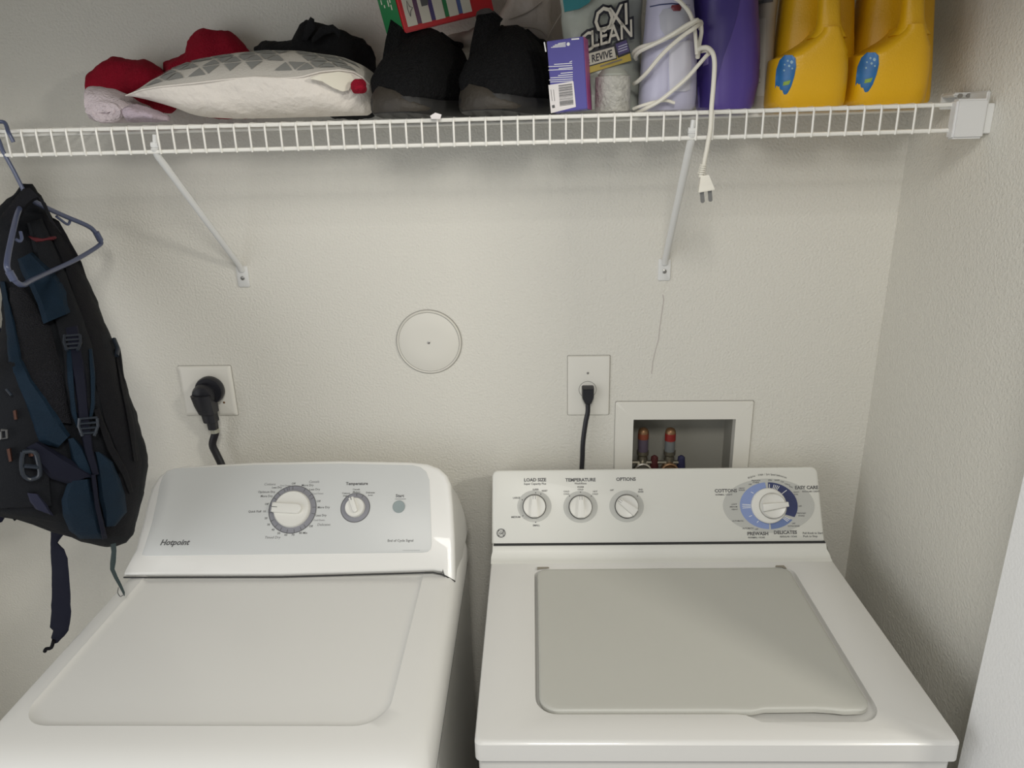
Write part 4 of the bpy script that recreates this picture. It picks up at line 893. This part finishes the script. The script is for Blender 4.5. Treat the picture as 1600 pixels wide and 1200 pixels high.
# front half of the base that carries the handle
R = []
for i in range(40):
    v = 44 + (169 - 44) * i / 39
    if v < 90: e = (v - 44) / 46; uL = 1279 + (1212 - 1279) * (e ** 1.5); uR = 1312 + (1328 - 1312) * min(1, e * 1.3)
    else: uL, uR = interp(rows, v, 1) + 3, interp(rows, v, 2)
    dep = .105; Yf = -.232; a, b_ = at(uL, v, Yf + .02), at(uR, v, Yf + .02); h = (b_.x - a.x) / 2; cxx = (a.x + b_.x) / 2; z = (a.z + b_.z) / 2
    fr_ = Yf + (.010 * ((v - 100) / 60) ** 2 if v > 100 else 0) 
    R.append([V((cxx + h * sgnpow(math.cos(2 * math.pi * j / n), .62), fr_ + .05 + .05 * sgnpow(math.sin(2 * math.pi * j / n), .62), z)) for j in range(n)])
loops(bm, R); jb = obj('body', bm, YELJ, t)
bm = B(); R = []
for v, uL, uR, y, d in ((60, 1262, 1322, -.205, .022), (50, 1272, 1316, -.208, .019), (38, 1277, 1312, -.210, .016), (15, 1279, 1311, -.211, .015), (-25, 1280, 1311, -.210, .015), (-50, 1280, 1313, -.203, .017), (-66, 1276, 1316, -.18, .03), (-78, 1268, 1318, -.15, .04)):
    a, b_ = at(uL, v, y), at(uR, v, y); h = (b_.x - a.x) / 2; cxx = (a.x + b_.x) / 2
    R.append([V((cxx + h * sgnpow(math.cos(2 * math.pi * j / 28), .75), y + d * sgnpow(math.sin(2 * math.pi * j / 28), .75), (a.z + b_.z) / 2)) for j in range(28)])
loops(bm, R); obj('handle', bm, YELJ, t)
bm = B(); c = at(1265, -95, -.12); loops(bm, [[V((c.x + r * math.cos(2 * math.pi * k / 24), -.12 + r * math.sin(2 * math.pi * k / 24), z)) for k in range(24)] for z, r in ((c.z - .006, .028), (c.z + .03, .027), (c.z + .034, .022))]); obj('cap', bm, JBLUE, t)
def jf(u, v, o):
    vv = max(v, 90); uL, uR = interp(rows, vv, 1) + 3, interp(rows, vv, 2); Yf = -.232 + (.010 * ((v - 100) / 60) ** 2 if v > 100 else 0)
    a, b_ = at(uL, v, Yf + .02), at(uR, v, Yf + .02); h = (b_.x - a.x) / 2; cxx = (a.x + b_.x) / 2; y = Yf
    ex = 2 / .62
    for _ in range(12):
        p = at(u, v, y); q_ = min(.985, abs((p.x - cxx) / h)); y = Yf + .05 - .05 * (1 - q_ ** ex) ** (1 / ex)
    return at(u, v, y - o)
bm = B(); patch(bm, [(1226, 86, 1238, 86), (1218, 94, 1243, 91), (1213, 108, 1244, 104), (1211.5, 122, 1241, 120), (1211, 138, 1236, 136), (1211, 151, 1230, 147)], jf, .0012, 6, 10); lb = obj('bubble_label', bm, JBLUE, t, label='blue label with pale bubbles')
bm = B()
for u, v, r in ((1237, 97, 2.6), (1231, 95, 1.8), (1233, 103, 2), (1226, 101, 1.5), (1238, 107, 1.5), (1225, 110, 1.6)): patch(bm, [(u - r * .4, v - r, u + r * .4, v - r), (u - r, v, u + r, v), (u - r * .4, v + r, u + r * .4, v + r)], jf, .0020, 2, 2)
obj('bubbles', bm, BUBB, lb)
bm = B(); patch(bm, [(1224, 128, 1236, 125), (1223, 134, 1233, 132)], jf, .0019, 3, 4); obj('green_mark', bm, mat('green_print', (.25, .38, .05), .5), lb)
t2 = t.copy(); COL.objects.link(t2); t2.location = t.location + V((.1245, .0, 0)); t2['label'] = 'golden yellow detergent jug with blue bubble label, nearest the right wall'
for ch in list(t.children):
    c = ch.copy(); COL.objects.link(c); c.parent = t2
    for g_ in list(ch.children): d_ = g_.copy(); COL.objects.link(d_); d_.parent = c

# ------------------------------------------------------------------ hanger
t = thing('plastic_hanger', 'blue grey plastic clothes hanger hooked on the shelf rail, holding the backpack', 'hanger', (-.79, -.25, 1.67))
nk = at(38, 297, -.25); Rr, Rl = at(158, 378, -.07), at(24, 440, -.43)
bm = B(); tube(bm, [at(36, 296, -.25), at(22, 268, -.25), at(12, 250, -.25), at(4, 235, -.251), at(-4, 215, -.255), (-.818, -.262, 1.768), (-.812, -.255, 1.777), (-.800, -.246, 1.778), at(13, 206, -.262), at(18, 216, -.264), at(21, 222, -.264)], .0032, 10, 5); obj('hook', bm, HANG, t)
bm = B(); r = .0042
tube(bm, [at(36, 296, -.25), at(44, 306, -.248), at(56, 316, -.235), at(95, 335, -.165), at(135, 352, -.12), at(148, 362, -.105), at(157, 376, -.098), at(154, 384, -.102), at(120, 405, -.18), at(80, 424, -.27), at(50, 438, -.37), at(36, 445, -.42), at(25, 440, -.435), at(14, 425, -.44), at(11, 410, -.435), at(18, 372, -.38), at(27, 335, -.31), at(35, 318, -.265), at(40, 306, -.252)], r, 10, 5, flat=1.0); obj('frame', bm, HANG, t)
for pts in ([(110, 343, -.145), (108, 349, -.145), (104, 350, -.15), (88, 338, -.17)], [(32, 362, -.35), (34, 372, -.355), (31, 377, -.36), (25, 374, -.365)]):
    bm = B(); tube(bm, [at(*p) for p in pts], .0024, 8, 4); obj('strap_notch', bm, HANG, t)
bm = B(); tube(bm, [at(150, 363, -.104), at(157, 376, -.097)], .0058, 8); tube(bm, [at(14, 424, -.44), at(22, 438, -.438)], .0055, 8); obj('corner_grip', bm, HANG, t)

# ------------------------------------------------------------------ backpack
t = thing('hiking_backpack', 'dark charcoal and blue hiking backpack hanging from the hanger at the left', 'backpack', (-.86, -.36, 1.3))
E = V((-.60, .80, 0)).normalized(); 
def PB(v): q_ = max(0, min(1, (v - 295) / 330)); return V((-.79, -.262 - .118 * q_, 1.3)) + V((-.60, .80, 0)) * (.135 * max(0, min(1, (580 - v) / 140)) * min(1, (v - 288) / 30 + .2))
SIL = [(288, 36, 50, .012), (300, 24, 60, .03), (330, -6, 78, .05), (360, -16, 92, .062), (400, -12, 118, .075), (430, -4, 134, .082), (470, 4, 150, .09), (520, 2, 172, .10), (560, -12, 186, .105), (600, -34, 196, .11), (640, -48, 210, .115), (690, -54, 227, .12), (730, -54, 230, .12), (770, -48, 226, .112), (800, -34, 216, .10), (815, 45, 211, .085), (835, 100, 207, .07), (848, 128, 196, .045), (853, 148, 180, .02)]
def pkmid(v): a, b_ = interp(SIL, v, 1), interp(SIL, v, 2); return (a + b_) / 2, (b_ - a) / 2, interp(SIL, v, 3)
def pk(u, v, dep): p0_ = PB(v); return onplane(u, v, p0_ + E * dep, E)
bm = B(); R = []; n = 56
for i in range(96):
    v = 288 + (853 - 288) * i / 95; mu, hu, T_ = pkmid(v); r_ = []
    for j in range(n):
        a = 2 * math.pi * j / n; c = sgnpow(math.cos(a), .8); s_ = sgnpow(math.sin(a), .8)
        r_.append(pk(mu + hu * c, v, T_ * s_ * (1 if s_ < 0 else .75)))
    R.append(r_)
loops(bm, R); wrinkle(bm, .0045, 17, 3, 3); obj('main_body', bm, PKD, t)
def pf(u, v, off):
    mu, hu, T_ = pkmid(v); s_ = min(.98, abs((u - mu) / max(hu, 1))); return pk(u, v, -T_ * (1 - s_ ** 2.5) ** .4 - off)
def pp(name, rows, m_, th, k=6, mm=6, lab=None, par=None, wr=0.0012):
    bm = B(); patch(bm, rows, pf, th, k, mm)
    if wr: wrinkle(bm, wr, 40, len(rows))
    return obj(name, bm, m_, par or t, label=lab)
pp('back_panel', [(62, 330, 92, 345), (95, 400, 128, 410), (120, 470, 150, 480), (140, 530, 174, 540), (150, 600, 190, 610), (165, 660, 208, 665), (190, 720, 222, 720), (175, 790, 214, 790), (150, 838, 200, 838)], PKB, .006, lab='black side panel')
pp('mesh_panel', [(14, 450, 34, 446), (16, 470, 60, 480), (24, 510, 80, 515), (34, 560, 92, 560), (44, 600, 100, 600), (62, 640, 108, 640), (82, 660, 112, 662)], PKM, .008, 6, 8, lab='black mesh back padding')
pp('blue_yoke', [(28, 405, 50, 394), (34, 425, 78, 420), (46, 448, 94, 436), (58, 474, 104, 458), (68, 506, 110, 488)], PKBL, .026, lab='blue panel under the hanger bar')
pp('shoulder_strap', ribbon([(54, 345), (72, 400), (92, 455), (110, 505), (122, 545), (126, 600), (130, 645)], [24, 34, 40, 42, 46, 46, 34]), PKD, .016)
pp('strap_edge', ribbon([(108, 545), (111, 600), (116, 645), (122, 668)], [10, 11, 9, 4]), PKBL, .020, lab='blue strap edging')
pp('strap_edge', ribbon([(141, 545), (145, 590), (145, 630), (141, 655)], [7, 9, 8, 4]), PKBL, .020, lab='blue strap edging')
pp('webbing', ribbon([(112, 510), (118, 545), (126, 600), (132, 660), (138, 700), (150, 742)], [22, 22, 22, 18, 15, 12]), PKNV, .022)
def buckle(u, v, s, nm='buckle', bars=3):
    bm = B()
    for k in range(bars + 1):
        tube(bm, [pf(u - 12 * s, v - 10 * s + k * 20 * s / bars, .026), pf(u + 12 * s, v - 12 * s + k * 20 * s / bars, .026)], .0020, 6)
    for q_ in (-1, 1): tube(bm, [pf(u + q_ * 12 * s, v - 11 * s, .026), pf(u + q_ * 13 * s, v, .027), pf(u + q_ * 8 * s, v + 13 * s, .026)], .0024, 6)
    obj(nm, bm, PKBK, t)
buckle(113, 535, 1.0); buckle(138, 666, 1.15)
pp('left_strap', [(0, 440, 8, 440), (6, 480, 14, 470), (10, 520, 24, 510), (14, 570, 34, 560), (28, 610, 52, 596), (44, 650, 72, 620), (60, 690, 90, 650), (90, 700, 110, 680)], PKBL, .013, lab='blue edge of the far strap')
pp('left_panel', [(-20, 580, 30, 560), (-30, 640, 45, 600), (-30, 700, 60, 660), (-30, 760, 75, 720), (-20, 795, 80, 790)], PKD, .012)
pp('hip_belt', [(40, 700, 60, 690), (58, 726, 80, 700), (80, 748, 100, 712), (104, 756, 150, 742)], PKNV, .020, 6, 6)
pp('lower_blue_panel', [(108, 752, 142, 748), (96, 780, 148, 770), (98, 805, 154, 800), (108, 828, 160, 828), (125, 842, 166, 842)], PKBL, .020, lab='blue base panel')
pp('side_blue_panel', [(148, 706, 156, 706), (150, 725, 176, 722), (152, 750, 188, 750), (154, 775, 196, 775), (160, 800, 198, 800), (164, 824, 180, 822)], PKBL, .019, lab='blue side pocket')
pp('blue_gusset', [(106, 686, 116, 684), (112, 720, 132, 700), (122, 735, 146, 738), (112, 748, 148, 746)], PKBL, .017)
pp('webbing', ribbon([(146, 742), (152, 790), (164, 842)], [7, 8, 9]), PKNV, .028)
pp('pocket_blue', [(42, 770, 60, 772), (46, 784, 74, 790), (56, 796, 84, 806)], mat('pack_indigo', (.010, .012, .035), .8), .016)
pp('compression_strap', ribbon([(150, 640), (172, 700), (195, 740), (205, 770)], [10, 14, 12, 8]), PKB, .014)
pp('side_strap', ribbon([(184, 545), (192, 600), (204, 660), (212, 720)], [8, 8, 10, 8]), PKB, .012)
bm = B(); tube(bm, [pf(178, 530, .012), pf(184, 545, .016), pf(182, 556, .014)], .004, 8); obj('side_clip', bm, PKBK, t)
bm = B()
for (u, v) in ((42, 700), (48, 720), (40, 742), (56, 742)): pass
tube(bm, [pf(36, 706, .02), pf(54, 706, .022), pf(60, 722, .022), pf(62, 742, .022), pf(52, 748, .022), pf(44, 748, .022), pf(36, 740, .022), pf(34, 722, .022), pf(36, 706, .02)], .0035, 8, 3); tube(bm, [pf(38, 728, .022), pf(60, 730, .022)], .0035, 6); obj('hip_buckle', bm, PKBK, t)
bm = B(); tube(bm, [pf(2, 672, .02), pf(10, 672, .02), pf(11, 684, .02), pf(2, 686, .02), pf(1, 674, .02)], .002, 6); obj('zip_pull', (lambda b: (tube(b, [pf(10, 608, .02), pf(18, 618, .02)], .002, 6), b)[1])(B()), PKBK, t); obj('zip_pull', bm, mat('pull_grey', (.12, .12, .12), .4, .4), t)
for rws in ([(20, 642, 26, 640), (22, 656, 28, 655)], [(10, 702, 17, 700), (14, 722, 20, 720)], [(44, 708, 55, 706), (45, 714, 56, 712)]): pp('orange_tag', rws, ORNG, .021, 3, 3, 'small dull orange tag', wr=0)
pp('red_logo', [(44, 369, 48, 373), (54, 368, 58, 381), (66, 371, 66, 379), (76, 370, 72, 377), (86, 369, 84, 375), (89, 371, 88, 373)], REDL, .019, 4, 3, 'small red mark', wr=0)
# carry handle over hanger neck, straps
bm = B(); patch(bm, [(0, 338, 24, 352), (14, 322, 34, 338), (26, 306, 44, 322), (36, 295, 54, 314), (46, 293, 64, 310), (54, 300, 72, 318), (62, 312, 80, 340), (78, 345, 96, 365)], lambda u, v, o: at(u, v, -.275 - o * 1.2), .010, 5, 6); wrinkle(bm, .001, 60, 3); obj('carry_handle', bm, PKB, t)
# hanging belt and thin strap
def hp(y): return lambda u, v, o: at(u, v, y - o)
bm = B(); patch(bm, [(78, 790, 104, 800), (79, 810, 105, 828), (80, 846, 90, 848), (80, 856, 100, 858), (80, 875, 106, 872), (81, 905, 108, 900), (81, 930, 110, 930), (80, 955, 111, 955), (78, 980, 109, 975), (83, 985, 107, 985), (80, 996, 100, 994), (84, 1006, 90, 1004)], hp(-.330), .004, 5, 5); wrinkle(bm, .0015, 35, 2); obj('belt_end', bm, PKNV, t, label='wide dark navy belt end hanging down')
bm = B(); tube(bm, [at(84, 1000, -.335), at(80, 1012, -.335), at(72, 1014, -.338), at(70, 1018, -.338)], .0035, 8, 3); obj('belt_tip', bm, PKB, t)
bm = B(); patch(bm, [(172, 846, 181, 844), (174, 862, 182, 860), (172, 880, 181, 878), (172, 890, 179, 889), (178, 903, 184, 901), (185, 915, 190, 913), (191, 926, 195, 925), (194, 932, 195, 930)], hp(-.352), .002, 4, 3); obj('loose_webbing', bm, LOOP, t, label='thin strap trailing onto the dryer')
bm = B(); tube(bm, [at(185, 918, -.352), at(184, 926, -.352), at(188, 932, -.352), at(192, 930, -.352)], .0008, 6, 4); obj('loose_thread', bm, INK, t)
bm = B(); tube(bm, [pf(12, 793, .004), at(17, 803, -.36), at(24, 813, -.36)], .0022, 6); obj('cord_end', bm, PKB, t)
# dark cloth at the left edge
t = thing('navy_jacket', 'dark navy cloth just showing at the left edge beside the backpack', 'jacket', (-1.05, -.17, 1.2))
bm = B(); VLoft([(262, -92, -66, .012), (290, -112, -50, .02), (360, -128, -36, .03), (470, -135, -26, .03), (505, -135, -12, .03), (530, -135, 3, .04), (600, -140, 4, .05), (700, -140, 5, .055), (780, -135, 16, .05), (800, -120, 10, .04), (815, -90, 0, .02)], -.16, .05, 2.2).build(bm); wrinkle(bm, .006, 20, 4, 3); obj('cloth', bm, NAVC, t)
hx = at(-79, 262, -.16).x; hz_ = at(-79, 262, -.16).z
bm = B(); tube(bm, [(hx, -.16, hz_ - .01), (hx, -.18, hz_ + .02), (hx, -.225, SZ - .02), (hx, -.250, SZ + .010), (hx, -.262, SZ + .004), (hx, -.262, SZ - .015)], .0025, 8, 4); obj('hook', bm, HANG, t)
